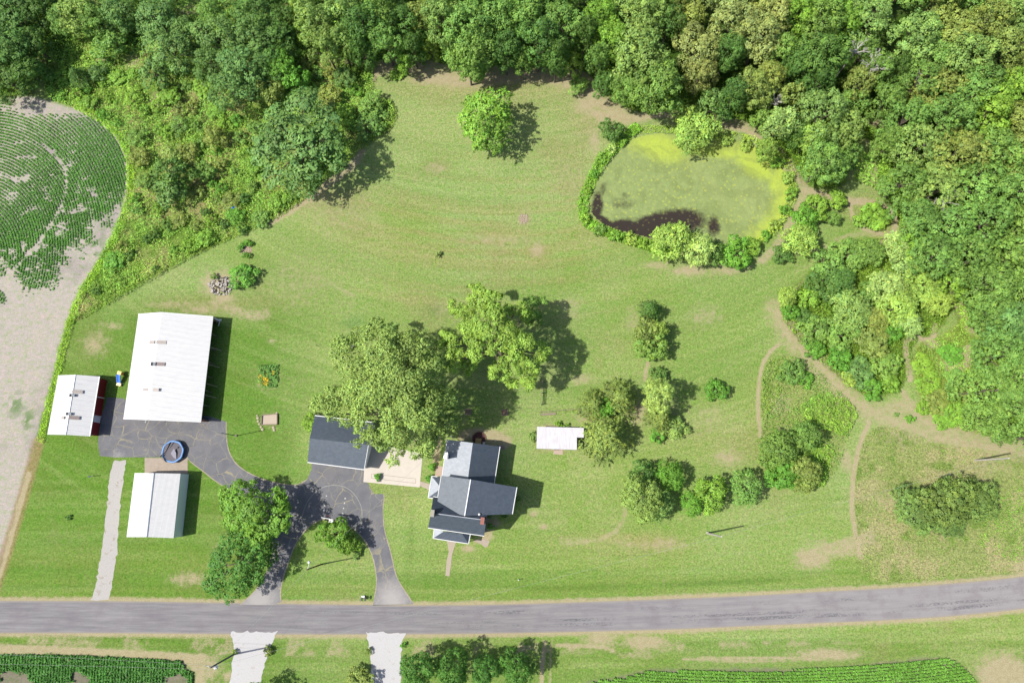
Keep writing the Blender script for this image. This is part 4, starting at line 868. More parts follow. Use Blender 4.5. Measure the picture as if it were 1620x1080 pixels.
TRIM = plain('white_trim', (.46, .46, .46), .5, .05); SIDING = plain('pale_siding', (.62, .62, .60), .6, .06, 2); BARNRED = plain('barn_red_metal', C(118, 32, 36, 1.35), .6, .1, 3)
SHEDWALL = plain('pale_blue_metal', (.58, .64, .68), .5, .05, 2); GLASS = plain('dark_glass', (.03, .035, .04), .08, .05, 2, .6); DOORM = plain('door_paint', (.5, .5, .5), .5, .05)
WOOD = plain('weathered_wood', C(176, 160, 140), .9, .25, 5); WOODD = plain('grey_wood', C(140, 132, 122), .9, .25, 5); BRICK = plain('red_brick', C(190, 128, 112), .9, .2, 9); DARK = plain('dark_void', (.02, .02, .02), .9, .1)
RUST = plain('stained_fibreglass', C(204, 192, 184), .6, .25, 6); RUSTD = plain('stained_fibreglass_dark', C(164, 148, 144), .6, .3, 6); VENTG = plain('grey_vent', C(130, 140, 152), .5, .2, 6)
def V3(t): return P(t[0], t[1], t[2])
def roof_obj(name, faces, mat, parent, th=.14):
    "each face a list of (px, py, z): a slab of thickness th below it"
    mb = MB()
    for f in faces:
        vs = [V3(q) for q in f]; n = len(vs)
        nn = np.cross(vs[1]-vs[0], vs[2]-vs[0])
        if nn[2] < 0: vs = vs[::-1]
        lo = [v-np.array([0, 0, th]) for v in vs]
        mb.add(vs+lo, [tuple(range(n)), tuple(reversed(range(n, 2*n)))]+[(i, i+n, (i+1) % n+n, (i+1) % n) for i in range(n)])
    return mb.build(name, mat, parent)
def walls_obj(name, outline, mat, parent, inset=.3, drop=.17, skip=(), z0=0.):
    pts = [V3(q) for q in outline]; c = np.mean(pts, 0); ins = []
    n = len(pts)
    for i, p in enumerate(pts):
        d = p-c; L = np.hypot(d[0], d[1]); q = p.copy(); q[:2] = c[:2]+d[:2]*(1-inset*1.25/L); q[2] = p[2]-drop; ins.append(q)
    mb = MB()
    for i in range(n):
        if i in skip: continue
        a, b = ins[i], ins[(i+1) % n]; d = (b-a)[:2]; L = np.hypot(*d); nrm = np.array([d[1], -d[0]])/L
        if np.dot(nrm, (a+b)[:2]/2-c[:2]) < 0: nrm = -nrm
        t = np.array([*nrm*-.12, 0])
        vs = [a*[1, 1, 0]+[0, 0, z0], b*[1, 1, 0]+[0, 0, z0], b, a]; vi = [v+t for v in vs]
        mb.add(vs+vi, [(0, 1, 2, 3), (7, 6, 5, 4), (3, 2, 6, 7), (0, 3, 7, 4), (1, 5, 6, 2)])
    o = mb.build(name, mat, parent); return o, ins
def trim_line(name, pts, parent, w=.14, h=.2, mat=None, dz=.03):
    mb = MB(); q = [V3(p)+np.array([0, 0, dz-h/2+.02]) for p in pts]
    for a, b in zip(q[:-1], q[1:]): mb.bar(a, b, w, h)
    return mb.build(name, mat or TRIM, parent)
def on_wall(a, b, f, w, z0, z1, name, mat, parent, c, out=.03, frame=True):
    "window or door lying on the wall from a to b at fraction f"
    a = np.array(a[:2]); b = np.array(b[:2]); d = (b-a)/np.hypot(*(b-a)); n = np.array([d[1], -d[0]])
    m = a+(b-a)*f
    if np.dot(n, m-np.array(c[:2])) < 0: n = -n
    m = m+n*out; mb = MB(); ang = math.atan2(d[1], d[0])
    o = MB().box((*m, (z0+z1)/2), (w+.16, .07, z1-z0+.16), rz=ang).build(name, TRIM, parent)
    m2 = m+n*.025; MB().box((*m2, (z0+z1)/2), (w, .06, z1-z0), rz=ang).build('pane' if name == 'window' else 'panel', mat, o)
    return o

# red barn
e = empty('red_barn', P(122, 645), 'small red walled barn with white metal roof at the field edge', 'barn')
NW, NR, NE, SE, SR, SW = (92, 593.5, 2.8), (119, 592.5, 3.9), (157.5, 595.2, 2.8), (142, 689.8, 2.8), (103.5, 687.5, 3.9), (74.8, 687, 2.8)
roof_obj('roof', [[NW, NR, SR, SW], [NR, NE, SE, SR]], RIBY, e, .1)
wl, ins = walls_obj('wall', [NW, NR, NE, SE, SR, SW], BARNRED, e, .25, .12)
trim_line('gutter', [NE, SE], e, .16, .14, TRIM, .02); trim_line('ridge_cap', [NR, SR], e, .22, .07, plain('galvanised', (.5, .53, .58), .5, .2, 5), .05)
ctr = np.mean(ins, 0)
for f, w_, z1 in ((.33, .12, 2.6), (.66, .12, 2.6)):
    on_wall(ins[2], ins[3], f, .02, 0, 2.5, 'door_track', TRIM, e, ctr)
on_wall(ins[2], ins[3], .715, 1.0, .3, 2.3, 'door', plain('grey_door', (.42, .45, .5), .5, .1), e, ctr)
for x, y, wx, wy, m, nme, z in ((122.5, 619.5, 1.7, .55, RUST, 'roof_panel', 3.86), (117, 660.5, 1.75, .6, RUSTD, 'roof_panel', 3.82), (99.5, 660.5, .6, .45, RUST, 'roof_panel', 3.86)):
    q = P(x, y, z-.02); MB().box(q, (wx, wy, .05), rz=-.05, ry=(.24 if x > 105 else -.3)).build(nme, m, e)
for x, y in ((114.3, 625), (109, 654.3)):
    v = MB().box(P(x, y, 4.02), (.95, .42, .22), rz=-.08).build('roof_vent', VENTG, e); MB().box(P(x-2.6, y, 4.06), (.24, .46, .26), rz=-.08).build('vent_flap', DARK, v)

# big white barn, open on its right side
e = empty('white_barn', P(266, 580), 'largest white roofed barn with an open post side above the driveway', 'barn')
NW, NR, NE, SE, SR, SW = (219, 497, 3.6), (256, 494.3, 4.5), (337.4, 500.8, 3.2), (318, 667, 3.2), (232.5, 663.5, 4.5), (195.2, 662, 3.6)
roof_obj('roof', [[NW, NR, SR, SW], [NR, NE, SE, SR]], RIBY, e, .12)
wl, ins = walls_obj('wall', [NW, NR, NE, SE, SR, SW], BARNRED, e, .3, .14, skip=(2,)); ctr = np.mean(ins, 0)
trim_line('fascia', [NW, NR, NE], e); trim_line('fascia', [SW, SR, SE], e)
for k in range(8):
    f = .01+k*.14; a = ins[2]*(1-f)+ins[3]*f
    MB().box((a[0], a[1], a[2]/2), (.16, .16, a[2])).build('post', WOODD, e)
for f in (.28, .45, .64, .75):
    a = ins[2]*(1-f)+ins[3]*f; MB().bar((a[0]-.2, a[1], 2.6), (a[0]+1.25, a[1]-.3, .45), .13, .13).build('gate_arm', WOOD, e)
on_wall(ins[4], ins[3], .45, 4.0, 0, 3.0, 'door', plain('barn_door_red', C(128, 50, 50), .6, .1), e, ctr)
for x, y, wx, wy, m in ((255.2, 541.2, 1.7, .6, RUST), (240.5, 541, 1.0, .5, RUST), (253.5, 575.6, 1.55, .62, RUSTD), (245, 616.3, 1.6, .5, RUST), (230, 616, .9, .4, RUST)):
    q = P(x, y, 4.5-abs(x-247.5)*.012+.02); MB().box(q, (wx, wy, .05), rz=-.03, ry=.09 if x > 247 else -.18).build('roof_panel', m, e)
v = MB().box(P(243, 575.5, 4.55), (.85, .6, .3), rz=-.05).build('roof_vent', VENTG, e); MB().box(P(240.8, 575.5, 4.56), (.3, .62, .34), rz=-.05).build('vent_flap', DARK, v)
MB().tube([P(231.5, 664, 3.5), P(231, 666, 3.3), P(230.5, 667.5, 3.05)], .05).lathe(P(230.6, 667.6, 2.95), [(.14, 0), (.1, .12), (.03, .2)], 8).build('wall_lamp', TRIM, e)

# white shed
e = empty('white_shed', P(245, 800), 'white metal shed with pale side wall beside the lower left lawn', 'shed')
NW, NR, NE, SE, SR, SW = (213, 747.8, 3.3), (244, 748, 4.3), (285.6, 748.8, 3.3), (274.6, 850.6, 3.3), (232.5, 849, 4.3), (200.2, 849, 3.3)
roof_obj('roof', [[NW, NR, SR, SW], [NR, NE, SE, SR]], RIBX, e, .06)
wl, ins = walls_obj('wall', [NW, NR, NE, SE, SR, SW], SHEDWALL, e, .04, .07); ctr = np.mean(ins, 0)
trim_line('ridge_cap', [NR, SR], e, .17, .06, plain('blue_grey_cap', C(120, 138, 170), .5, .35, 6), .05)
on_wall(ins[0], ins[2], .5, 3.2, 0, 2.6, 'door', DOORM, e, ctr)

# small white roofed shed (coop)
e = empty('garden_shed', P(883, 693), 'small low shed with white roof and a side notch in the right yard', 'shed')
A_ = [(849.6, 674.6, 2.4), (923.6, 676.4, 2.4), (923.6, 691.8, 2.25), (912.6, 691.6, 2.25), (912.6, 711.2, 2.1), (848.8, 709.3, 2.1)]
mb = MB(); top = [V3(q) for q in A_]; lo = [v-np.array([0, 0, .1]) for v in top]; n = 6
mb.add(top+lo, [(0, 3, 1), (1, 3, 2), (0, 5, 3), (5, 4, 3), (6, 7, 9), (7, 8, 9), (6, 9, 11), (11, 9, 10)]+[(i, (i+1) % n, (i+1) % n+n, i+n) for i in range(n)])
mb.f = [tuple(reversed(f)) if k < 4 and np.cross(np.array(top[f[1]])-top[f[0]], np.array(top[f[2]])-top[f[0]])[2] < 0 else f for k, f in enumerate(mb.f)]
m_ = NT('streaked_white_roof'); c_ = m_.mix(m_.ramp(m_.noise(1.5, m_.scale((3, .5, 1)), 5, .7), .45, .7), (.38, .37, .38), (.30, .285, .30)); m_.done(c_, .6, .3)
mb.build('roof', m_.m, e)
wl, ins = walls_obj('wall', [A_[0], (912.6, 676.4, 2.4), A_[4], A_[5]], plain('cream_board', C(214, 204, 190), .8, .1), e, .12, .1); ctr = np.mean(ins, 0)
for q in ((922.5, 677.5), (922.5, 690.5)): b = P(*q, 2.2); MB().box((b[0], b[1], 1.08), (.1, .1, 2.16)).build('post', WOODD, e)
on_wall(ins[2], ins[3], .5, .9, .05, 1.9, 'door', WOODD, e, ctr)

# garage
e = empty('garage', P(537, 700), 'garage with slate blue shingle roof partly under the big tree', 'garage')
NW, RW, SW, SE, RE, NE = (498.2, 657, 2.9), (489.8, 693, 5.0), (486.6, 731, 2.9), (576.2, 742.6, 2.9), (583, 703.5, 5.0), (592, 668, 2.9)
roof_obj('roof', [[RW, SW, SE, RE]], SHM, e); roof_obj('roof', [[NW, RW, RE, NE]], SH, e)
wl, ins = walls_obj('wall', [NW, RW, SW, SE, RE, NE], SIDING, e, .35); ctr = np.mean(ins, 0)
trim_line('gutter', [SW, SE], e, .13, .12); trim_line('gutter', [NW, NE], e, .14, .14); trim_line('fascia', [SE, RE], e, .08, .16)
for f in (.3, .72): on_wall(ins[2], ins[3], f, 2.7, 0, 2.3, 'garage_door', TRIM, e, ctr)
MB().box(P(517, 735.5, 2.5), (.4, .2, .12)).build('wall_lamp', DARK, e)

# the house
e = empty('farmhouse', P(742, 780), 'farmhouse of joined wings with slate shingle roofs and white eaves', 'house')
# main wing, ridge running away from the road
NW, NR, NE, SE, SR, SW = (698, 752, 7.0), (744.5, 758, 9.2), (817.8, 770.4, 6.7), (810.6, 812.8, 6.7), (735, 815.5, 9.2), (690.5, 803, 7.0)
roof_obj('roof', [[NW, NR, SR, SW]], SHM, e); roof_obj('roof', [[NR, NE, SE, SR]], SH, e)
wl, ins = walls_obj('wall', [NW, NR, NE, SE, SR, SW], SIDING, e, .3); ctr = np.mean(ins, 0)
for f in (.5, .8): on_wall(ins[2], ins[3], f, .9, 4.2, 5.7, 'window', GLASS, e, ctr); on_wall(ins[2], ins[3], f-.25, .9, 1.0, 2.5, 'window', GLASS, e, ctr)
on_wall(ins[3], ins[4], .25, .9, 1.0, 2.5, 'window', GLASS, e, ctr)
trim_line('fascia', [SE, NE], e, .13, .14); trim_line('fascia', [(698, 752, 7.0), (692.6, 785, 7.0)], e, .1, .12); trim_line('ridge_cap', [NR, SR], e, .16, .06, plain('pale_ridge', (.5, .52, .54), .6, .1), .05)
# back wing
NW, NR, NE, SE, SR, SW = (707.2, 694.8, 4.2), (748, 700.3, 6.6), (791, 706.2, 3.9), (782, 764.6, 3.9), (739.6, 762, 6.6), (699, 755, 4.2)
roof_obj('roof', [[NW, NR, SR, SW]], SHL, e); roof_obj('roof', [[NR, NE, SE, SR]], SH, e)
wl, ins = walls_obj('wall', [NW, NR, NE, SE, SR, SW], SIDING, e, .3, skip=(3, 4)); ctr = np.mean(ins, 0)
trim_line('fascia', [NE, SE], e, .11, .12); trim_line('fascia', [SW, NW], e, .1, .12)
on_wall(ins[0], ins[1], .5, 1.8, .1, 2.1, 'door', GLASS, e, ctr); on_wall(ins[2], ins[3], .4, 1.1, 1, 2.3, 'window', GLASS, e, ctr)
# front wing
NW, RW, SW, SE, RE, NE = (685.4, 785.2, 6.3), (681.5, 811, 9.0), (677.3, 834.5, 6.0), (766, 847.4, 6.0), (769, 822.4, 9.0), (772, 808, 7.3)
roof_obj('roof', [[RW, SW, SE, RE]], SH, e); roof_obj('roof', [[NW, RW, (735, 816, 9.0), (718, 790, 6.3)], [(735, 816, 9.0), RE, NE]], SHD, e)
wl, ins = walls_obj('wall', [NW, RW, SW, SE, RE, NE], SIDING, e, .3, skip=(5,)); ctr = np.mean(ins, 0)
trim_line('gutter', [SW, SE], e, .13, .12); trim_line('gutter', [NW, (718, 789.5, 6.3)], e, .1, .12); trim_line('ridge_cap', [(692, 812.3, 9.0), RE], e, .13, .05, SHL, .06)
for f in (.2, .5, .8): on_wall(ins[2], ins[3], f, .9, 4.1, 5.5, 'window', GLASS, e, ctr)
on_wall(ins[2], ins[3], .45, 1.0, .1, 2.1, 'door', DOORM, e, ctr)
for f in (.35, .65): on_wall(ins[0], ins[2], f, .9, 1.1, 2.5, 'window', GLASS, e, ctr)
# porches with hip roofs
A, B_, C_, D = (685, 851, 2.9), (741.2, 859.7, 2.9), (744.2, 844, 2.9), (687, 835, 2.9); U, V_ = (702, 840, 3.7), (731.5, 844.2, 3.7)
pr = roof_obj('porch_roof', [[A, B_, V_, U]], SH, e, .1); roof_obj('hip_face', [[D, A, U]], SHL, pr, .09); roof_obj('hip_face', [[B_, C_, V_]], SHD, pr, .09)
trim_line('porch_trim', [D, A, B_, C_], e, .11, .12)
for q in ((687.5, 849.3), (704, 852), (722, 855), (739, 857.6)): b = P(*q, 2.7); MB().box((b[0], b[1], 1.35), (.14, .14, 2.7)).build('porch_post', TRIM, e)
A, B_, C_, D = (682.8, 752.6, 2.9), (677.2, 786.8, 2.9), (693.4, 788.6, 2.9), (697.6, 755, 2.9); U, V_ = (694.8, 768, 3.7), (693.6, 775, 3.7)
pr = roof_obj('porch_roof', [[A, U, V_, B_]], SHL, e, .1); roof_obj('hip_face', [[D, U, A]], SHM, pr, .09); roof_obj('hip_face', [[B_, V_, C_]], SHM, pr, .09)
trim_line('porch_trim', [(692, 753.8, 2.9), A, B_, C_], e, .1, .12)
for q in ((684, 755), (679.4, 785)): b = P(*q, 2.7); MB().box((b[0], b[1], 1.35), (.13, .13, 2.7)).build('porch_post', TRIM, e)
for (x, y, zt, sx, sy, m, lb) in ((704.8, 720, 7.4, .5, .95, plain('white_chimney_block', (.7, .68, .64), .9, .1, 5), 'white chimney on the rear wing'), (684, 811.5, 9.9, .48, 1.0, plain('pale_chimney_block', C(196, 190, 176), .9, .15, 5), 'pale chimney at the left gable'), (763.2, 823.6, 10.0, .5, 1.0, BRICK, 'red brick chimney at the right gable')):
    q = P(x, y, zt); z0 = 3.2 if zt < 8 else 6.5
    c = MB().box((q[0], q[1], (z0+zt)/2), (sx, sy, zt-z0), rz=-.1).build('chimney', m, e); c['label'] = lb
    MB().box((q[0], q[1], zt+.04), (sx+.12, sy+.12, .1), rz=-.1).build('chimney_cap', m, c)
q = P(758.2, 813.2, 8.6); MB().lathe((q[0], q[1], 7.8), [(.13, 0), (.13, .8), (.2, .82), (.16, .95), (.02, 1.)], 10).build('roof_vent', TRIM, e)
MB().lathe((P(717, 692)[0], P(717, 692)[1], 0), [(.12, 0), (.1, 3.6), (.02, 3.7)], 8).build('vent_pipe', TRIM, e)

# ------------------------------------------------------------------ yard objects
rnd = random.Random(12)
# trampoline with a sagging net
c0 = P(273, 714); R_ = 1.95; zr = .85
c0 = P(273, 714, zr)*[1, 1, 0]
e = empty('trampoline', c0, 'round trampoline with blue pad and sagging dark net on the driveway', 'trampoline')
PADB = plain('blue_pad', C(96, 146, 205, 1.7), .5, .15, 4); MATD = plain('dark_mesh', C(120, 116, 124), .7, .15, 3); NETM = plain('black_net', (.03, .035, .04), .8, .2); STEEL = plain('galvanised_tube', (.45, .46, .48), .4, .1, 4)
ring = MB(); NN = 28
for k in range(NN):
    a0, a1 = 2*math.pi*k/NN, 2*math.pi*(k+1)/NN
    def pt(a, r, z): w_ = 1+.025*math.sin(8*a); return (c0[0]+r*w_*math.cos(a), c0[1]+r*w_*math.sin(a), z)
    prof = [(R_-.28, zr), (R_-.2, zr+.07), (R_-.04, zr+.07), (R_+.05, zr-.04)]
    for (r0, z0), (r1, z1) in zip(prof[:-1], prof[1:]): ring.add([pt(a0, r0, z0), pt(a0, r1, z1), pt(a1, r1, z1), pt(a1, r0, z0)], [(0, 1, 2, 3)])
ring.build('pad', PADB, e)
MB().lathe((c0[0], c0[1], zr-.03), [(R_-.25, -.02), (R_-.25, .0)], 28).build('jumping_mat', MATD, e)
for k in range(6):
    a = k*math.pi/3+.4; x, y = c0[0]+(R_-.02)*math.cos(a), c0[1]+(R_-.02)*math.sin(a)
    MB().tube([(x, y, zr-.05), (x+.05*math.cos(a), y+.05*math.sin(a), 0)], .03).build('leg', STEEL, e)
    if k in (0, 2, 3): 
        lean = -.25 if k == 3 else .05
        MB().tube([(x, y, .1), (x+.1*math.cos(a), y+.1*math.sin(a), 1.4), (x+lean+.1*math.cos(a), y+lean*.5+.1*math.sin(a), 2.5)], .025).build('pole', NETM, e)
n_ = MB(); L = lambda x, y, z: P(x, y, z)
n_.add([L(269, 699, 1.6), L(262.5, 713, 1.1), L(252.5, 722, 1.5), L(255, 722, 1.0), L(264, 713, .95), L(271, 700, 1.1)], [(0, 1, 4, 5), (1, 2, 3, 4)])
n_.add([L(252.5, 722, 1.5), L(264, 730.5, 1.0), L(263, 731, .7), L(252.5, 722, .9)], [(0, 1, 2, 3)]); n_.build('safety_net', NETM, e)
MB().add([L(275, 709, 1.3), L(270, 717, 1.0), L(274, 723, .95), L(279, 726.5, .93), L(278.5, 716, 1.1)], [(0, 1, 2, 3, 4)]).build('net_flap', plain('grey_fabric', C(176, 172, 186), .8, .05), e)
MB().lathe(L(281.6, 707.6, .9), [(.13, -.04), (.14, .02), (.06, .08)], 10).build('ball', NETM, e)
# basketball hoop on the island edge
b = P(524.3, 823.5); e = empty('basketball_hoop', b, 'white basketball hoop standing at the tip of the driveway island', 'basketball hoop')
MB().box((b[0], b[1], .15), (.75, .6, .3), rz=-.15).build('base', plain('hoop_base', (.6, .6, .58), .6, .1), e)
top = P(516, 819.3, 3.3); MB().tube([(b[0], b[1], .2), (b[0]-.1, b[1]+.1, 2.6), (top[0]+.1, top[1]-.3, 3.2)], .06).build('pole', DARK, e)
MB().box((top[0], top[1], 3.2), (1.55, .09, 1.0), rz=-.17).build('backboard', TRIM, e)
rim = P(518.7, 817, 3.0); MB().tube([(rim[0]+.23*math.cos(k*.524), rim[1]+.23*math.sin(k*.524), 2.9) for k in range(13)], .022, 5).build('rim', plain('rim_red', C(200, 90, 80), .5, .1), e)
# yellow and blue play slide
a = P(191, 587.5, .7); b2 = P(186.2, 609, .7); e = empty('play_slide', (a+b2)/2*[1, 1, 0], 'small yellow and blue play slide between the two upper barns', 'slide')
def lerp(f, z): q = a*(1-f)+b2*f; return np.array([q[0], q[1], z])
MB().bar(lerp(.26, 1.2), lerp(.82, .5), .62, .07).build('chute', plain('slide_blue', C(70, 120, 225, 1.6), .3, .1), e)
for s in (-1, 1): MB().bar(lerp(.26, 1.28)+[s*.33, s*-.07, 0], lerp(.82, .58)+[s*.33, s*-.07, 0], .07, .16).build('side_rail', plain('slide_blue_pale', C(120, 170, 240, 1.6), .3, .1), e)
MB().box(lerp(.13, 1.05), (.72, .62, .12), rz=-.2).box(lerp(.13, .5), (.5, .5, 1.0), rz=-.2).build('platform', plain('slide_yellow', C(250, 225, 130, 1.5), .4, .08), e)
MB().box(lerp(.93, .3), (.8, .5, .35), rz=-.2).build('end_lip', plain('slide_cream', C(248, 232, 170, 1.5), .4, .08), e)
MB().bar(lerp(.7, .5)+[.35, 0, 0], lerp(.95, .02)+[.75, 0, 0], .05, .05).bar(lerp(.6, .5)+[.3, 0, 0], lerp(.66, .9)+[.62, 0, 0], .05, .05).build('frame', plain('slide_teal', C(70, 160, 150), .4, .1), e)

# poles and wires
PWOOD = plain('pole_wood', C(232, 226, 214), .85, .15, 3); PDK = plain('dark_pole', C(120, 128, 124), .8, .15, 3); ALU = plain('aluminium', (.55, .57, .6), .35, .1); WIREM = plain('cable', C(200, 205, 195), .5, .05)
tops = {}
def pole(key, bx, by, h, label, mat, r=.14, name='utility_pole', grp='poles carrying the overhead lines', tip=None):
    b = P(bx, by); e = empty(name, b, label, 'pole', grp); t = tip if tip is not None else np.array([b[0], b[1], h])
    MB().tube([(b[0], b[1], 0), tuple(t)], [r, r*.7], 10).build('shaft', mat, e); tops[key] = np.array([t[0], t[1], t[2]-.15]); return e, b
e, b = pole('A', 1119, 843, 9.1, 'pale pole standing alone on the lower right lawn', PWOOD, .17); MB().box((b[0]-.02, b[1]+.1, .2), (.35, .3, .4)).build('base_collar', PWOOD, e)
MB().box((b[0], b[1], 9.14), (.2, .2, .08)).build('pole_cap', PWOOD, e)
e, b = pole('B', 1542, 728, 9.1, 'pale pole in the meadow near the right edge', PWOOD, .17); MB().box((b[0], b[1], 9.14), (.2, .2, .08)).build('pole_cap', PWOOD, e)
e, b = pole('C', 371, 1034, 9.6, 'dark pole with grey transformer beside the left gravel drive', PDK, .16)
MB().lathe((b[0]+.38, b[1]-.2, 8.0), [(.22, 0), (.24, .1), (.24, .75), (.18, .85), (.04, .9)], 12).build('transformer', ALU, e)
MB().bar((b[0]-1.0, b[1]+.2, 9.2), (b[0]+1.0, b[1]-.2, 9.2), .1, .12).build('crossarm', PWOOD, e)
for k in (-.9, -.3, .9): MB().lathe((b[0]+k, b[1]-.2*k, 9.27), [(.05, 0), (.06, .1), (.02, .18)], 8).build('insulator', ALU, e)
e, b = pole('D', 509, 892, 8.8, 'dark pole with a lamp arm on the driveway island lawn', plain('brown_pole', C(110, 72, 58), .85, .2, 3), .13)
MB().tube([(b[0], b[1], 8.4), (b[0]+.25, b[1]+.7, 8.7), (b[0]+.2, b[1]+1.0, 8.6)], .035).build('lamp_arm', ALU, e); MB().lathe((b[0]+.2, b[1]+1.1, 8.35), [(.12, 0), (.24, .1), (.18, .3), (.04, .36)], 12).build('lamp_head', TRIM, e)
b = P(373.5, 689); e = empty('light_pole', b, 'thin dark light pole at the driveway edge near the largest barn', 'pole')
MB().tube([(b[0], b[1], 0), (b[0], b[1], 6.4)], [.08, .05], 8).build('shaft', PDK, e); MB().box((b[0]-.2, b[1], 6.45), (.5, .16, .1)).build('lamp_head', PDK, e); MB().box((b[0], b[1], .1), (.35, .35, .2)).build('base', CONC2, e)
b = P(141, 753.5); e = empty('short_post', b, 'short dark post in the grass below the red barn', 'post'); MB().tube([(b[0], b[1], 0), (b[0]+.2, b[1], .8), (b[0]+1.4, b[1]+.08, 1.1)], .06).build('shaft', PDK, e); MB().box((b[0], b[1], .04), (.3, .3, .08)).build('foot', PDK, e)
b = P(820.5, 916); e = empty('marker_post', b, 'little white marker post in the front lawn right of the walk', 'post'); MB().tube([(b[0], b[1], 0), (b[0], b[1], .9)], .06).build('shaft', TRIM, e); MB().lathe((b[0], b[1], .9), [(.1, 0), (.09, .08), (.02, .12)], 8).build('cap', TRIM, e)
def wire(a, b_, sag, label, off=(0, 0, 0)):
    a = np.array(a)+off; b_ = np.array(b_)+off; pts = []
    for i in range(25):
        f = i/24; q = a*(1-f)+b_*f; q[2] -= 4*sag*f*(1-f); pts.append(tuple(q))
    o = MB().tube(pts, .013, 4).build('overhead_wire', WIREM); tag(o, label, 'wire', 'overhead electric wires'); return o
wire(tops['C'], tops['A'], 1.2, 'long wire from the transformer pole to the lone lawn pole')
wire(tops['A'], tops['B'], .9, 'wire from the lone lawn pole to the meadow pole')
wire(tops['B'], P(1750, 690, 9), .3, 'wire leaving the meadow pole towards the right edge')
wire(tops['C'], tops['D'], .5, 'wire crossing the road to the island pole')
wire(tops['D'], P(699, 700, 5.0), .4, 'wire from the island pole towards the house')
wire(tops['C'], P(-200, 1030, 9), .6, 'upper wire running left from the transformer pole over the crops', (0, .3, 0))
wire(tops['C'], P(-200, 1044, 9), .6, 'lower wire running left from the transformer pole over the crops', (0, -.3, 0))

# rail fences by the garden shed
def rail_fence(pts, hz, label, rails=(.5, 1.0), name='rail_fence'):
    c = P(*pts[0]); e = empty(name, c, label, 'fence', None); q = [P(*p) for p in pts]
    for p in q: MB().box((p[0], p[1], hz/2), (.14, .14, hz)).build('post', WOOD, e)
    for a, b in zip(q[:-1], q[1:]):
        for z in rails: MB().bar((a[0], a[1], z), (b[0], b[1], z), .07, .12).build('rail', WOOD, e)
rail_fence([(857.5, 604), (857, 622), (856, 640)], 1.35, 'short upright wooden rail fence near the two tree shade', (.5, .85, 1.2))
rail_fence([(854.5, 651.5), (872, 650.5), (893, 648.5), (918, 646.5)], .5, 'low weathered rail border left of the olive cedars', (.2, .42))
mb = MB().prism(PA([(855, 654), (880, 652), (879, 656), (856, 657)]), 0, .12); o = mb.build('timber_edging', WOOD); tag(o, 'pale timber edging lying beside the low rail border', 'timber')

# sand box, firewood stones, raised beds
b = P(428, 664); e = empty('sand_box', b, 'pale gravel filled box with timber sides in the left lawn', 'sand box')
SAND = plain('pale_sand', C(226, 208, 186), .95, .12, 5)
q = [P(415, 656.5, .22), P(438.5, 654.5, .22), (P(438.5, 671, .22)), P(414, 671.5, .22)]
MB().prism([v[:2] for v in q], 0, .2).build('sand', SAND, e)
for i in range(4): MB().bar(q[i]+[0, 0, .02], q[(i+1) % 4]+[0, 0, .02], .14, .28).build('side_board', WOODD if i == 3 else WOOD, e)
STONE = plain('pale_stone', C(222, 206, 180), .9, .15, 4); STONED = plain('dark_stone', C(110, 98, 90), .9, .2, 4)
for k, (x, y, r) in enumerate([(408, 661, .3), (408.5, 666, .28), (410.5, 670.5, .22), (413, 675, .26), (415.5, 679, .3), (433, 676, .32), (434, 680, .3), (438, 653, .22), (407, 657, .2)]):
    mb = MB(); blob_stone(mb, P(x, y), r, rnd); o = mb.build('stone', STONE); tag(o, f'{ORD[k]} pale stone clockwise round the gravel filled box' if 0 else ['flat pale stone left of the gravel box', 'pale stone just under the one left of the gravel box', 'small pale stone at the lower left corner of the gravel box', 'pale stone below the left end of the gravel box', 'lowest pale stone below the left end of the gravel box', 'pale stone below the right end of the gravel box', 'lowest pale stone below the right end of the gravel box', 'small pale stone on the upper right corner of the gravel box', 'small pale stone at the upper left of the gravel box'][k], 'stone', 'stones round the gravel box')
for k, (x, y) in enumerate(((740.5, 651.5), (798.5, 652.5))):
    c = P(x, y); e = empty('raised_bed', c, 'square wooden bed frame in the tree shade behind the house' if k == 0 else 'square wooden bed frame in the sun right of the tree shade', 'raised bed', 'square garden bed frames')
    MB().box((c[0], c[1], .06), (.95, .95, .12)).build('soil', plain('bed_soil', C(168, 138, 116) if k else C(150, 132, 110), .95, .2, 8), e)
    for s in (-1, 1):
        MB().box((c[0], c[1]+s*.5, .1), (1.1, .1, .22)).build('side_board', WOOD, e); MB().box((c[0]+s*.5, c[1], .1), (.1, .9, .22)).build('side_board', WOOD, e)
# brick fire circle with bench table behind the house
c = P(758, 693.5); e = empty('fire_circle', c, 'dark red brick circle behind the rear wing of the house', 'fire pit')
MB().lathe((c[0], c[1], 0), [(1.15, 0), (1.15, .06), (.9, .07)], 24).build('ash_bed', plain('ash_bed', C(112, 76, 74), .95, .35, 5), e)
for k in range(20):
    a_ = k*.3142; MB().box((c[0]+1.15*math.cos(a_), c[1]+1.15*math.sin(a_), .1), (.18, .26, .2), rz=a_).build('brick', plain('ring_brick', C(150, 108, 100), .9, .2, 9) if k == 0 else bpy.data.materials['ring_brick'], e)
c = P(756.8, 697.5, .75); e = empty('wooden_table', c*[1, 1, 0], 'tan square wooden table beside the brick circle', 'table')
TANW = plain('tan_wood', C(208, 178, 118), .7, .12, 4); MB().box((c[0], c[1], .74), (1.05, .95, .06), rz=-.1).build('table_top', TANW, e)
for sx in (-1, 1):
    for sy in (-1, 1): MB().box((c[0]+sx*.42, c[1]+sy*.38, .36), (.07, .07, .71)).build('leg', TANW, e)
c = P(765.5, 700.8, .4); e = empty('garden_chair', c*[1, 1, 0], 'little white chair beside the tan table', 'chair')
MB().box((c[0], c[1], .4), (.42, .4, .05)).build('seat', TRIM, e); MB().box((c[0], c[1]+.19, .65), (.42, .05, .45)).build('backrest', TRIM, e)
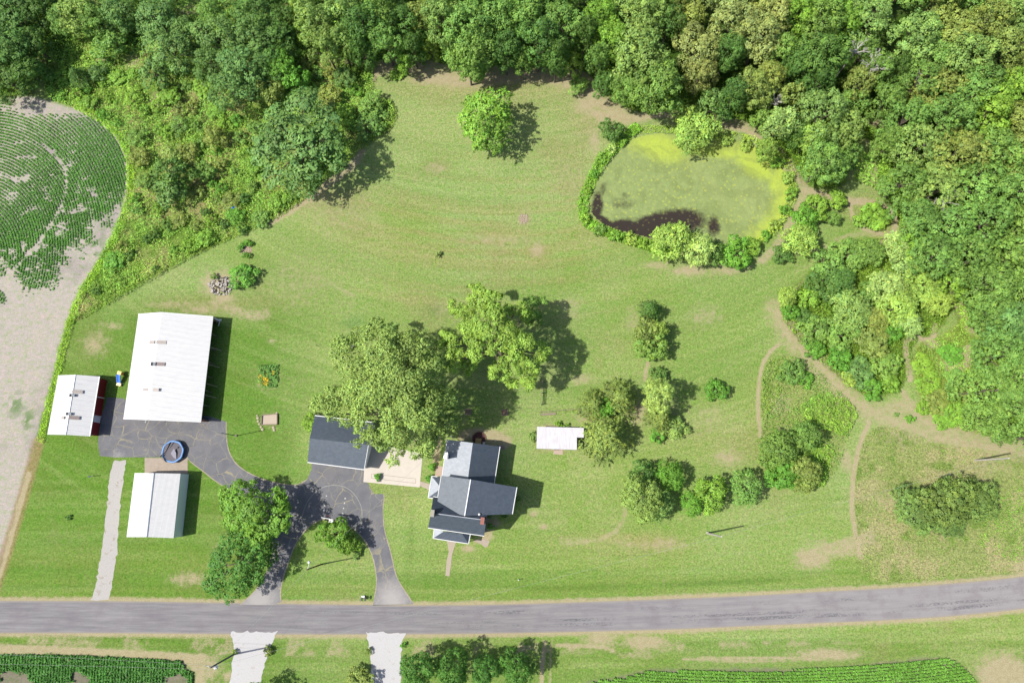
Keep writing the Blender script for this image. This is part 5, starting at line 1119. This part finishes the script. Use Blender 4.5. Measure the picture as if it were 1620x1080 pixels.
for sx in (-1, 1):
    for sy in (-1, 1): MB().box((c[0]+sx*.17, c[1]+sy*.16, .19), (.04, .04, .37)).build('leg', TRIM, e)
for k, (x, y, r) in enumerate([(745, 690, .3), (783, 697, .28)]):
    mb = MB(); blob_stone(mb, P(x, y), r, rnd); o = mb.build('stone', STONE); tag(o, ('pale stone left of the brick circle', 'pale stone on bare soil right of the brick circle')[k], 'stone', 'stones behind the house')
# stump and its neighbour
c = P(557, 548); e = empty('tree_stump', c, 'grey tree stump above the big silvery shade tree', 'stump'); MB().lathe((c[0], c[1], 0), [(.55, 0), (.42, .12), (.36, .5)], 14).build('stump_body', plain('stump_bark', C(120, 108, 96), .95, .3, 6), e); MB().lathe((c[0], c[1], .5), [(.35, 0), (.34, .02)], 14).build('cut_face', plain('cut_wood', C(206, 200, 190), .8, .2, 8), e)
c = P(502, 547); e = empty('plant_stake', c, 'thin stake in a small worn ring left of the grey stump', 'stake'); MB().tube([(c[0], c[1], 0), (c[0], c[1], 1.2)], .03).build('shaft', WOODD, e); MB().box((c[0]+.02, c[1], .5), (.28, .05, .2)).build('plate', DARK, e)
# blue barrel, mailboxes, junk
c = P(372, 332); e = empty('blue_barrel', c, 'bright blue barrel lying in the left scrub', 'barrel'); BLU = plain('barrel_blue', C(20, 110, 225, 1.4), .35, .1)
MB().tube([(c[0]-.4, c[1]-.1, .8), (c[0]+.4, c[1]+.15, .8)], .33, 14).build('drum', BLU, e); MB().tube([(c[0]-.43, c[1]-.11, .8), (c[0]-.38, c[1]-.09, .8)], .35, 14).build('lid', BLU, e)
for k, (x, lb) in enumerate(((572.3, 'left dark mailbox of the pair by the road'), (577.5, 'right dark mailbox of the pair by the road'))):
    c = P(x, 947, 1.0); e = empty('mailbox', c*[1, 1, 0], lb, 'mailbox', 'pair of mailboxes by the road'); MB().box((c[0], c[1], .5), (.09, .09, 1.0)).build('post', WOOD, e)
    MB().tube([(c[0], c[1]+.28, 1.12), (c[0], c[1]-.28, 1.12)], .14, 10).build('box_body', plain('mailbox_dark', (.05, .06, .06), .4, .1), e); MB().box((c[0]+.16, c[1], 1.2), (.02, .06, .16)).build('flag', plain('flag_red', (.4, .03, .03), .5, .05), e)
c = P(574.5, 943.5); o = MB().prism([(c[0]-.3, c[1]-.15), (c[0]+.35, c[1]-.1), (c[0]+.3, c[1]+.25), (c[0]-.25, c[1]+.2)], 0, .35).build('newspaper_box', TRIM); tag(o, 'white box standing behind the pair of mailboxes', 'box')
c = P(343, 507); e = empty('loading_chute', c, 'bent grey metal chute at the upper right corner of the largest barn', 'chute')
MB().tube([tuple(P(338.5, 503, 1.6)), tuple(P(345, 506.5, 1.2)), tuple(P(350.5, 506, 1.0))], .16, 8).build('spout', STEEL, e); MB().tube([tuple(P(348, 507, 1.0)), tuple(P(345.5, 515.5, .3))], .1, 8).build('leg', STEEL, e)
# debris pile: boards, tins, rubble - one heap
c = P(354, 451); e = empty('debris_pile', c, 'heap of pale rubble boards and tins burnt beside the round bush', 'debris pile')
for nm, cc_, n in (('rubble', (222, 214, 206), 130), ('charred_wood', (90, 80, 76), 50)):
    mb = MB()
    for k in range(n):
        a_ = rnd.uniform(0, 6.28); rr = rnd.random()**.6; x = 354+rr*21*math.cos(a_)-rr*3; y = 452+rr*15*math.sin(a_); q = P(x, y)
        s = rnd.uniform(.12, .42); mb.box((q[0], q[1], .1+.35*(1-rr)*rnd.random()), (s, s*rnd.uniform(.3, 1), .06+.1*rnd.random()), rz=rnd.uniform(0, 3), rx=rnd.uniform(-.4, .4), ry=rnd.uniform(-.4, .4))
    o = mb.build(nm, plain(nm+'_surface', C(*cc_), .9, .35, 5), e); o['kind'] = 'stuff'
rs = np.random.RandomState(9)
def pebbles(x, y, rx, ry, n, col, nm, lab, cat, s0=.05, s1=.16):
    mb = MB()
    for k in range(n):
        a_ = rnd.uniform(0, 6.28); rr = rnd.random()**.6; q = P(x+rr*rx*math.cos(a_), y+rr*ry*math.sin(a_)); s = rnd.uniform(s0, s1); mb.lathe(q, [(s, 0), (s*.8, s*.5), (s*.2, s*.7)], 5)
    o = mb.build(nm, plain(nm+'_surface', C(*col), .95, .3, 5)); tag(o, lab, cat, None, 'stuff')
pebbles(828, 346, 8, 8, 130, (206, 186, 164), 'dry_mulch', 'ring of dry tan mulch in the lawn left of the pond', 'mulch')
pebbles(389, 396, 10, 8, 120, (214, 190, 168), 'bare_soil_clods', 'pale clods in the middle of the ring shaped bush', 'soil')

# ------------------------------------------------------------------ ground cover, fringes, crops (uncountable)
def cover(name, poly, dens, size, col, label, cat, seed, hgt=.35, keep=None, colvar=.18, mound=1.6, up=.9, z0=.03, ytint=.12, thr=None, mat=None, xyfun=None, clump=0):
    rs = np.random.RandomState(seed); mn = poly.min(0); mx = poly.max(0)
    poly_area = .5*abs(np.dot(poly[:, 0], np.roll(poly[:, 1], -1))-np.dot(poly[:, 1], np.roll(poly[:, 0], -1)))
    n = int(dens*(mx-mn).prod()); X = rs.uniform(mn[0], mx[0], n); Y = rs.uniform(mn[1], mx[1], n)
    ok = inpoly(X, Y, poly)
    if keep is not None: ok &= keep(X, Y, rs)
    X, Y = X[ok], Y[ok]
    if clump: k = clump; X = np.repeat(X, k)+rs.randn(len(X)*k)*size*.8; Y = np.repeat(Y, k)+rs.randn(len(Y)*k)*size*.8
    n = len(X); m = vnoise(X, Y, mound, seed, 3); m2 = vnoise(X, Y, mound*.35, seed+1, 2)
    hh = sstep(.3, .75, m)*hgt+sstep(.35, .7, m2)*hgt*.5; Z = z0+hh*rs.uniform(.75, 1.0, n)
    e_ = .15; gx = (vnoise(X+e_, Y, mound*.5, seed, 2)-vnoise(X-e_, Y, mound*.5, seed, 2))*hgt/(2*e_); gy = (vnoise(X, Y+e_, mound*.5, seed, 2)-vnoise(X, Y-e_, mound*.5, seed, 2))*hgt/(2*e_)
    N = np.stack([-gx, -gy, np.full(n, up)], 1)+rs.randn(n, 3)*.45
    br = (1+rs.randn(n)*colvar)*(1+(vnoise(X, Y, 2.5, seed+3)-.5)*.7); yl = (vnoise(X, Y, 4, seed+5)-.55)*ytint*3+rs.randn(n)*.05
    t = np.clip(np.stack([br*(1+yl), br*(1+yl*.3), br*(1-yl*.6)], 1), .2, 2)
    me = leaf_mesh(name, np.stack([X, Y, Z], 1), N, size*rs.uniform(.6, 1.3, n), t, rs, .45, mat); o = bpy.data.objects.new(name, me); COL.link(o); o.color = (*col[:3], 1); return tag(o, label, cat, None, 'stuff')
brushcol = tone(134, 174, 78)
cl = lambda th, sc_, sd_, w_=.1: (lambda X, Y, rs_: vnoise(X, Y, sc_, sd_, 3)+rs_.randn(len(X))*w_ > th)
cover('brush', GP['scrubw'], 34, .16, brushcol, 'tangled bright green brush between the field and the upper lawn', 'brush', 201, 1.0, cl(.40, 3.2, 81), mound=2.2)
cover('tall_grass', GP['scrubw'], 9, .12, tone(182, 184, 118), 'straw coloured tall grass among the brush', 'grass', 202, .35, cl(.45, 3.0, 85), mound=1.)
cover('undergrowth', GP['wood'], 9, .18, tone(120, 156, 58), 'leafy undergrowth on the floor of the wood', 'undergrowth', 203, 1.0, lambda X, Y, r: segdist(X, Y, GP['wood'], True) < 7, mound=2.2)
cover('undergrowth', GP['forest'], 9, .18, tone(100, 136, 50), 'leafy undergrowth in the upper left corner wood', 'undergrowth', 213, 1.0, mound=2.2)
cover('undergrowth', GP['thicket'], 30, .14, tone(118, 152, 58), 'leafy undergrowth between the thicket trees', 'undergrowth', 204, .9, mound=1.8)
cover('weeds', GP['scrube'], 40, .14, tone(130, 168, 76), 'yellow green weeds around the small paths at the right', 'weeds', 205, .9, cl(.38, 2.5, 86), mound=1.8)
cover('weeds', GP['gap'], 34, .13, tone(112, 148, 68), 'weeds in the rough patch right of the lawn', 'weeds', 206, .8, cl(.41, 3.5, 87), mound=1.6)
cover('weeds', GP['meadow'], 14, .11, tone(128, 152, 84), 'low weeds of the meadow beside the road', 'weeds', 207, .4, cl(.47, 2.2, 88), mound=1., ytint=.04)
cover('weeds', PA([(1545, 860), (1560, 790), (1600, 770), (1660, 770), (1660, 880), (1600, 890)]), 26, .13, tone(120, 164, 66), 'brighter weeds at the right end of the meadow', 'weeds', 208, .5, cl(.4, 2.2, 89), mound=1.2)
cover('weeds', PA([(1265, 640), (1300, 618), (1340, 630), (1356, 658), (1335, 690), (1305, 680), (1270, 670)]), 60, .15, tone(128, 166, 72), 'thick bright weeds at the lower right of the rough patch', 'weeds', 214, .9, mound=1.3)
cover('weeds', PA([(1205, 610), (1215, 572), (1240, 566), (1238, 600), (1228, 640), (1208, 660)]), 50, .14, tone(124, 152, 68), 'weedy tufts at the left edge of the rough patch', 'weeds', 215, .8, cl(.36, 1.6, 93), mound=1.2)
cover('weeds', PA([(1210, 740), (1300, 700), (1320, 715), (1300, 770), (1225, 772)]), 60, .15, tone(126, 162, 64), 'leafy growth under the round trees of the rough patch', 'weeds', 216, 1.0, mound=1.2)
cover('weeds', PA([(1355, 240), (1350, 285), (1400, 310), (1415, 330), (1425, 390), (1470, 430), (1530, 520), (1560, 500), (1480, 380), (1440, 310), (1390, 240)]), 50, .15, tone(140, 178, 76), 'bright tall weeds along the edge of the right hand wood', 'weeds', 217, 1.1, mound=1.4)
def strip(pts, wpx): 
    p = smooth_poly(pts, 2, False); d = np.gradient(p, axis=0); d /= np.linalg.norm(d, axis=1, keepdims=True); n = np.stack([-d[:, 1], d[:, 0]], 1); return PA(np.vstack([p+n*wpx, (p-n*wpx)[::-1]]))
cover('tall_grass', strip([(106, 512), (160, 484), (250, 432), (340, 384), (400, 360), (440, 341), (485, 310), (510, 283), (545, 255), (590, 218), (618, 202), (626, 180), (614, 160)], 5), 60, .13, tone(126, 156, 66), 'uncut grass edge between the scrub and the mown lawn', 'grass', 218, .6, mound=1.)
FR = strip([(1010, 200), (985, 222), (962, 244), (945, 266), (930, 296), (921, 322), (922, 346), (945, 364), (980, 375), (1020, 388), (1060, 400)], 8.5)
cover('bank_plants', FR, 90, .15, tone(122, 168, 58), 'dense green plants lining the left bank of the pond', 'plants', 210, .7, mound=.8)
FR2 = strip([(1130, 218), (1180, 218), (1215, 232), (1240, 255), (1252, 285), (1252, 315), (1240, 345), (1222, 368), (1200, 382)], 6)
cover('bank_plants', FR2, 60, .15, tone(160, 186, 76), 'yellow green plants lining the right bank of the pond', 'plants', 211, .9, cl(.42, 1.8, 90), mound=.9)
cover('bank_grass', strip([(1000, 208), (1040, 204), (1080, 208), (1120, 216)], 6), 50, .12, tone(150, 186, 70), 'bright grass on the top bank of the pond', 'grass', 212, .4, mound=.9)
for i, (x, y, r, tn, h) in enumerate([(951, 250, 10, 'bright', 1.5), (968, 235, 9, 'pale', 1.3), (985, 222, 9, 'bright', 1.4), (940, 275, 8, 'rich', 1.2), (930, 300, 8, 'bright', 1.2), (925, 345, 10, 'bright', 1.4), (950, 362, 11, 'mid', 1.5), (975, 372, 11, 'bright', 1.6), (1000, 378, 12, 'yellow', 1.9), (1022, 385, 12, 'bright', 2.0), (1150, 222, 10, 'yellow', 1.6), (1180, 228, 11, 'yellow', 1.8), (1205, 240, 11, 'bright', 1.8), (1230, 255, 12, 'bright', 2.0), (1247, 280, 11, 'yellow', 1.9), (1252, 305, 11, 'bright', 1.7), (1243, 332, 10, 'rich', 1.6), (1225, 355, 10, 'yellow', 1.6), (1212, 372, 9, 'rich', 1.4)]):
    side = 'left' if x < 1040 else 'right'; k = i+1 if i < 10 else i-9
    tree('bush', x, y, r, tn, f'{ORD[k-1]} bank bush from the top along the {side} side of the pond', h, 'shrub', 'bushes on the pond bank')
# ring shaped bush
for i, (x, y, r, lb) in enumerate([(380, 392, 6, 'left'), (384, 387, 5, 'upper left'), (391, 384, 6, 'top'), (397, 385, 4, 'upper right'), (386, 403, 5, 'lower left'), (393, 404, 5, 'bottom')]):
    tree('bush', x, y, r, 'rich', f'{lb} bush of the small ring of bushes above the debris pile', .8, 'shrub', 'ring of small bushes')
# brush bushes scattered through the west scrub
rs_ = np.random.RandomState(31); got = []; poly = np.array(SCRUB_W, float)
avoid = [(it[1], it[2], it[3]) for it in S]+[(float(q.split(',')[0]), float(q.split(',')[1]), float(q.split(',')[2])) for v in WOODS.values() for q in v.split()]
tries = 0
while len(got) < 70 and tries < 6000:
    tries += 1; x, y = rs_.uniform(70, 630), rs_.uniform(90, 480); r = rs_.uniform(7, 17)
    if not inpoly(np.array([x]), np.array([y]), poly)[0] or (y > 350 and rs_.rand() < .7): continue
    if any((x-a)**2+(y-b)**2 < (c_*.8+r*.7)**2 for a, b, c_ in avoid) or any((x-a)**2+(y-b)**2 < (c_+r)**2*.6 for a, b, c_ in got): continue
    if segdist(np.array([x]), np.array([y]), poly, True)[0] < r*.7: continue
    got.append((x, y, r))
got.sort()
for i, (x, y, r) in enumerate(got):
    tn = ['bright', 'mid', 'rich', 'olive', 'bright', 'mid'][rs_.randint(6)]
    row = 'upper' if y < 200 else 'middle' if y < 300 else 'lower'; k = sum(1 for a in got[:i] if ('upper' if a[1] < 200 else 'middle' if a[1] < 300 else 'lower') == row)
    ordn = ORD[k] if k < 20 else ['twenty-first', 'twenty-second', 'twenty-third', 'twenty-fourth', 'twenty-fifth', 'twenty-sixth', 'twenty-seventh', 'twenty-eighth', 'twenty-ninth', 'thirtieth', 'thirty-first', 'thirty-second', 'thirty-third', 'thirty-fourth', 'thirty-fifth', 'thirty-sixth', 'thirty-seventh', 'thirty-eighth', 'thirty-ninth', 'fortieth'][(k-20) % 20]
    tree('bush' if r < 12 else 'small', x, y, r*1.1, tn, f'{ordn} brush bush from the left in the {row} part of the scrub', rs_.uniform(.9, 1.6)*r/9, 'shrub', 'bushes scattered in the left scrub')

# flower bed
FB = PA([(411, 578), (428, 576), (441, 577), (441, 600), (437, 613), (420, 614), (410, 606)])
cover('flower_bed', FB, 150, .12, tone(110, 152, 80), 'leafy green flower bed in the left lawn', 'flower bed', 220, .6, mound=.7)
cover('yellow_flowers', PA([(411, 594), (421, 590), (428, 602), (424, 612), (411, 607)]), 60, .11, (.62, .40, .02), 'yellow flowers in the lower left of the flower bed', 'flowers', 221, .35, z0=.35, mound=.7, ytint=0)
cover('yellow_flowers', PA([(433, 587), (436, 587), (436, 594), (433, 594)]), 60, .1, (.62, .40, .02), 'few yellow flowers at the right of the flower bed', 'flowers', 222, .2, z0=.5, ytint=0)

# crops in rows
def crop(name, poly, sp, dens, size, col, label, seed, keep, rowfun, hgt=.22, nl=5):
    rs = np.random.RandomState(seed); mn = poly.min(0); mx = poly.max(0); mn = np.maximum(mn, [-112, -60]); mx = np.minimum(mx, [112, 100])
    n = int(dens*(mx-mn).prod()); X = rs.uniform(mn[0], mx[0], n); Y = rs.uniform(mn[1], mx[1], n); ok = inpoly(X, Y, poly); X, Y = X[ok], Y[ok]
    e_ = .05; v = rowfun(X, Y); gx = (rowfun(X+e_, Y)-v)/e_; gy = (rowfun(X, Y+e_)-v)/e_; g2 = np.maximum(gx**2+gy**2, .2)
    tgt = np.round(v/sp)*sp; dv = (tgt-v)*.93; X = X+dv*gx/g2; Y = Y+dv*gy/g2
    ok = keep(X, Y, rs) & inpoly(X, Y, poly); X, Y = X[ok], Y[ok]
    X = np.repeat(X, nl)+rs.randn(len(X)*nl)*size*.45; Y = np.repeat(Y, nl)+rs.randn(len(Y)*nl)*size*.45; n = len(X)
    Z = rs.uniform(.05, hgt, n); N = np.stack([np.zeros(n), np.zeros(n), np.ones(n)], 1)+rs.randn(n, 3)*.5
    br = (1+rs.randn(n)*.15)*(1+(vnoise(X, Y, 3, seed)-.5)*.5); t = np.clip(np.stack([br, br, br], 1), .3, 1.8)
    o = bpy.data.objects.new(name, leaf_mesh(name, np.stack([X, Y, Z], 1), N, size*rs.uniform(.6, 1.2, n), t, rs, .6)); COL.link(o); o.color = (*col[:3], 1); tag(o, label, 'crop', None, 'stuff')
g1 = GP['field']; fb = GP['fieldbare']; cA = P(-60, 420)
def rowA(X, Y): return np.hypot((X-cA[0])*1.0, (Y-cA[1])*.82)
def keepA(X, Y, r):
    d = segdist(X, Y, g1, True); nz = vnoise(X, Y, 3.5, 91, 4)+(vnoise(X, Y, .8, 92, 2)-.5)*.35
    ylim = np.interp(X, [P(-20, 430)[0], P(60, 420)[0], P(110, 385)[0], P(160, 340)[0], P(200, 310)[0]], [P(-20, 440)[1], P(60, 420)[1], P(110, 390)[1], P(160, 345)[1], P(200, 305)[1]])
    south_fade = sstep(-6, 5, Y-ylim+(nz-.5)*14)
    topbare = sstep(P(0, 240)[1], P(0, 165)[1], Y)*.85*sstep(P(20, 0)[0], P(70, 0)[0], X)+sstep(P(0, 195)[1], P(0, 165)[1], Y)*.5
    tr = np.minimum.reduce([segdist(X, Y, PA(smooth_poly(q, 2, False))) for q in ([(-10, 235), (30, 225), (60, 226), (90, 245), (106, 275), (103, 310), (90, 340), (60, 385), (20, 430)], [(-10, 275), (20, 282), (40, 285)], [(0, 255), (30, 248), (55, 250)])])
    pr = .97*south_fade*(1-topbare)*(.12+.88*sstep(.24, .42, nz))*(.05+.95*sstep(.25, .7, tr+(nz-.4)*.9)); return (r.rand(len(X)) < pr) & (d > .35)
crop('soybean_rows', g1, .50, 50, .15, tone(84, 130, 58), 'curved rows of young green crop in the left field', 301, keepA, rowA, nl=4)
g2 = GP['cropbl']
def keepB(X, Y, r):
    nz = vnoise(X*.6, Y, 2.0, 95, 4); return (r.rand(len(X)) < .98*sstep(.30, .42, nz+.12*(Y-P(0, 1062)[1]))) & (segdist(X, Y, g2, True) > .2)
crop('corn_rows', g2, .5, 44, .18, tone(72, 120, 56), 'straight rows of dark green crop at the lower left corner', 302, keepB, lambda X, Y: X+.05*Y, .5, 4)
g3 = GP['cropbr']
def keepC(X, Y, r):
    nz = vnoise(X*.4, Y*1.2, 1.6, 97, 4); s_ = np.interp(X, [P(1080, 0)[0], P(1300, 0)[0], P(1550, 0)[0]], [0, .12, .16]); return (r.rand(len(X)) < .98*sstep(.24, .38, nz-s_*.6*(Y < P(0, 1052)[1]+2)+.1)) & (segdist(X, Y, g3, True) > .2)
gc = P(1150, 300)
crop('crop_rows', g3, .5, 44, .18, tone(98, 142, 60), 'curved rows of green crop along the lower right edge', 303, keepC, lambda X, Y: np.hypot((X-gc[0])*.55, Y-gc[1]), .4, 4)
# edge of the left field: taller bright grass verge
cover('field_verge', strip([(120, 168), (160, 188), (190, 215), (206, 250), (209, 290), (202, 328), (184, 375), (157, 422), (128, 466), (112, 508), (94, 578), (79, 640), (64, 700)], 6), 60, .12, tone(152, 196, 58), 'bright grass verge along the left field', 'grass', 230, .45, mound=.9)

# dead snags in the wood behind the pond
def snag(x, y, h, label, seed, r=2.2):
    c = P(x, y, h*.9)*[1, 1, 0]; rr = random.Random(seed); mb = MB(); mb.tube([tuple(c), (c[0]+.2, c[1], h*.55)], [.2, .12], 7)
    def br(p, d, L, rad, n):
        q = p+d*L; mid_ = (p+q)/2+np.array([rr.uniform(-1, 1), rr.uniform(-1, 1), rr.uniform(-.3, .6)])*L*.12; mb.tube([tuple(p), tuple(mid_), tuple(q)], [rad, rad*.8, rad*.55], 5)
        if n:
            for _ in range(3):
                d2 = d+np.array([rr.uniform(-1, 1), rr.uniform(-1, 1), rr.uniform(-.3, .5)])*.8; br(q if rr.random() < .6 else mid_, d2/np.linalg.norm(d2), L*.68, rad*.55, n-1)
    for k in range(5):
        a_ = k*1.26+rr.random(); br(np.array([c[0]+.2, c[1], h*.55-.2*k*.5]), np.array([math.cos(a_)*.75, math.sin(a_)*.75, .6]), r*rr.uniform(.8, 1.2), .13, 3)
    o = mb.build('dead_tree', BARKW, None, c); tag(o, label, 'dead tree')
snag(1404, 76, 16.5, 'bare white dead tree in the deep upper right wood', 1, 1.3); snag(1376, 50, 16.5, 'pale dead limbs left of the bare white tree in the upper right wood', 2, 1.0)
snag(1478, 106, 14.5, 'small pale dead snag right of the bare white tree', 3, 1.4); snag(1235, 140, 11, 'thin dead snag in the olive tree above the pond', 4, 1.0); snag(1510, 312, 12.5, 'small dead snag in the right hand wood', 5, 1.4)
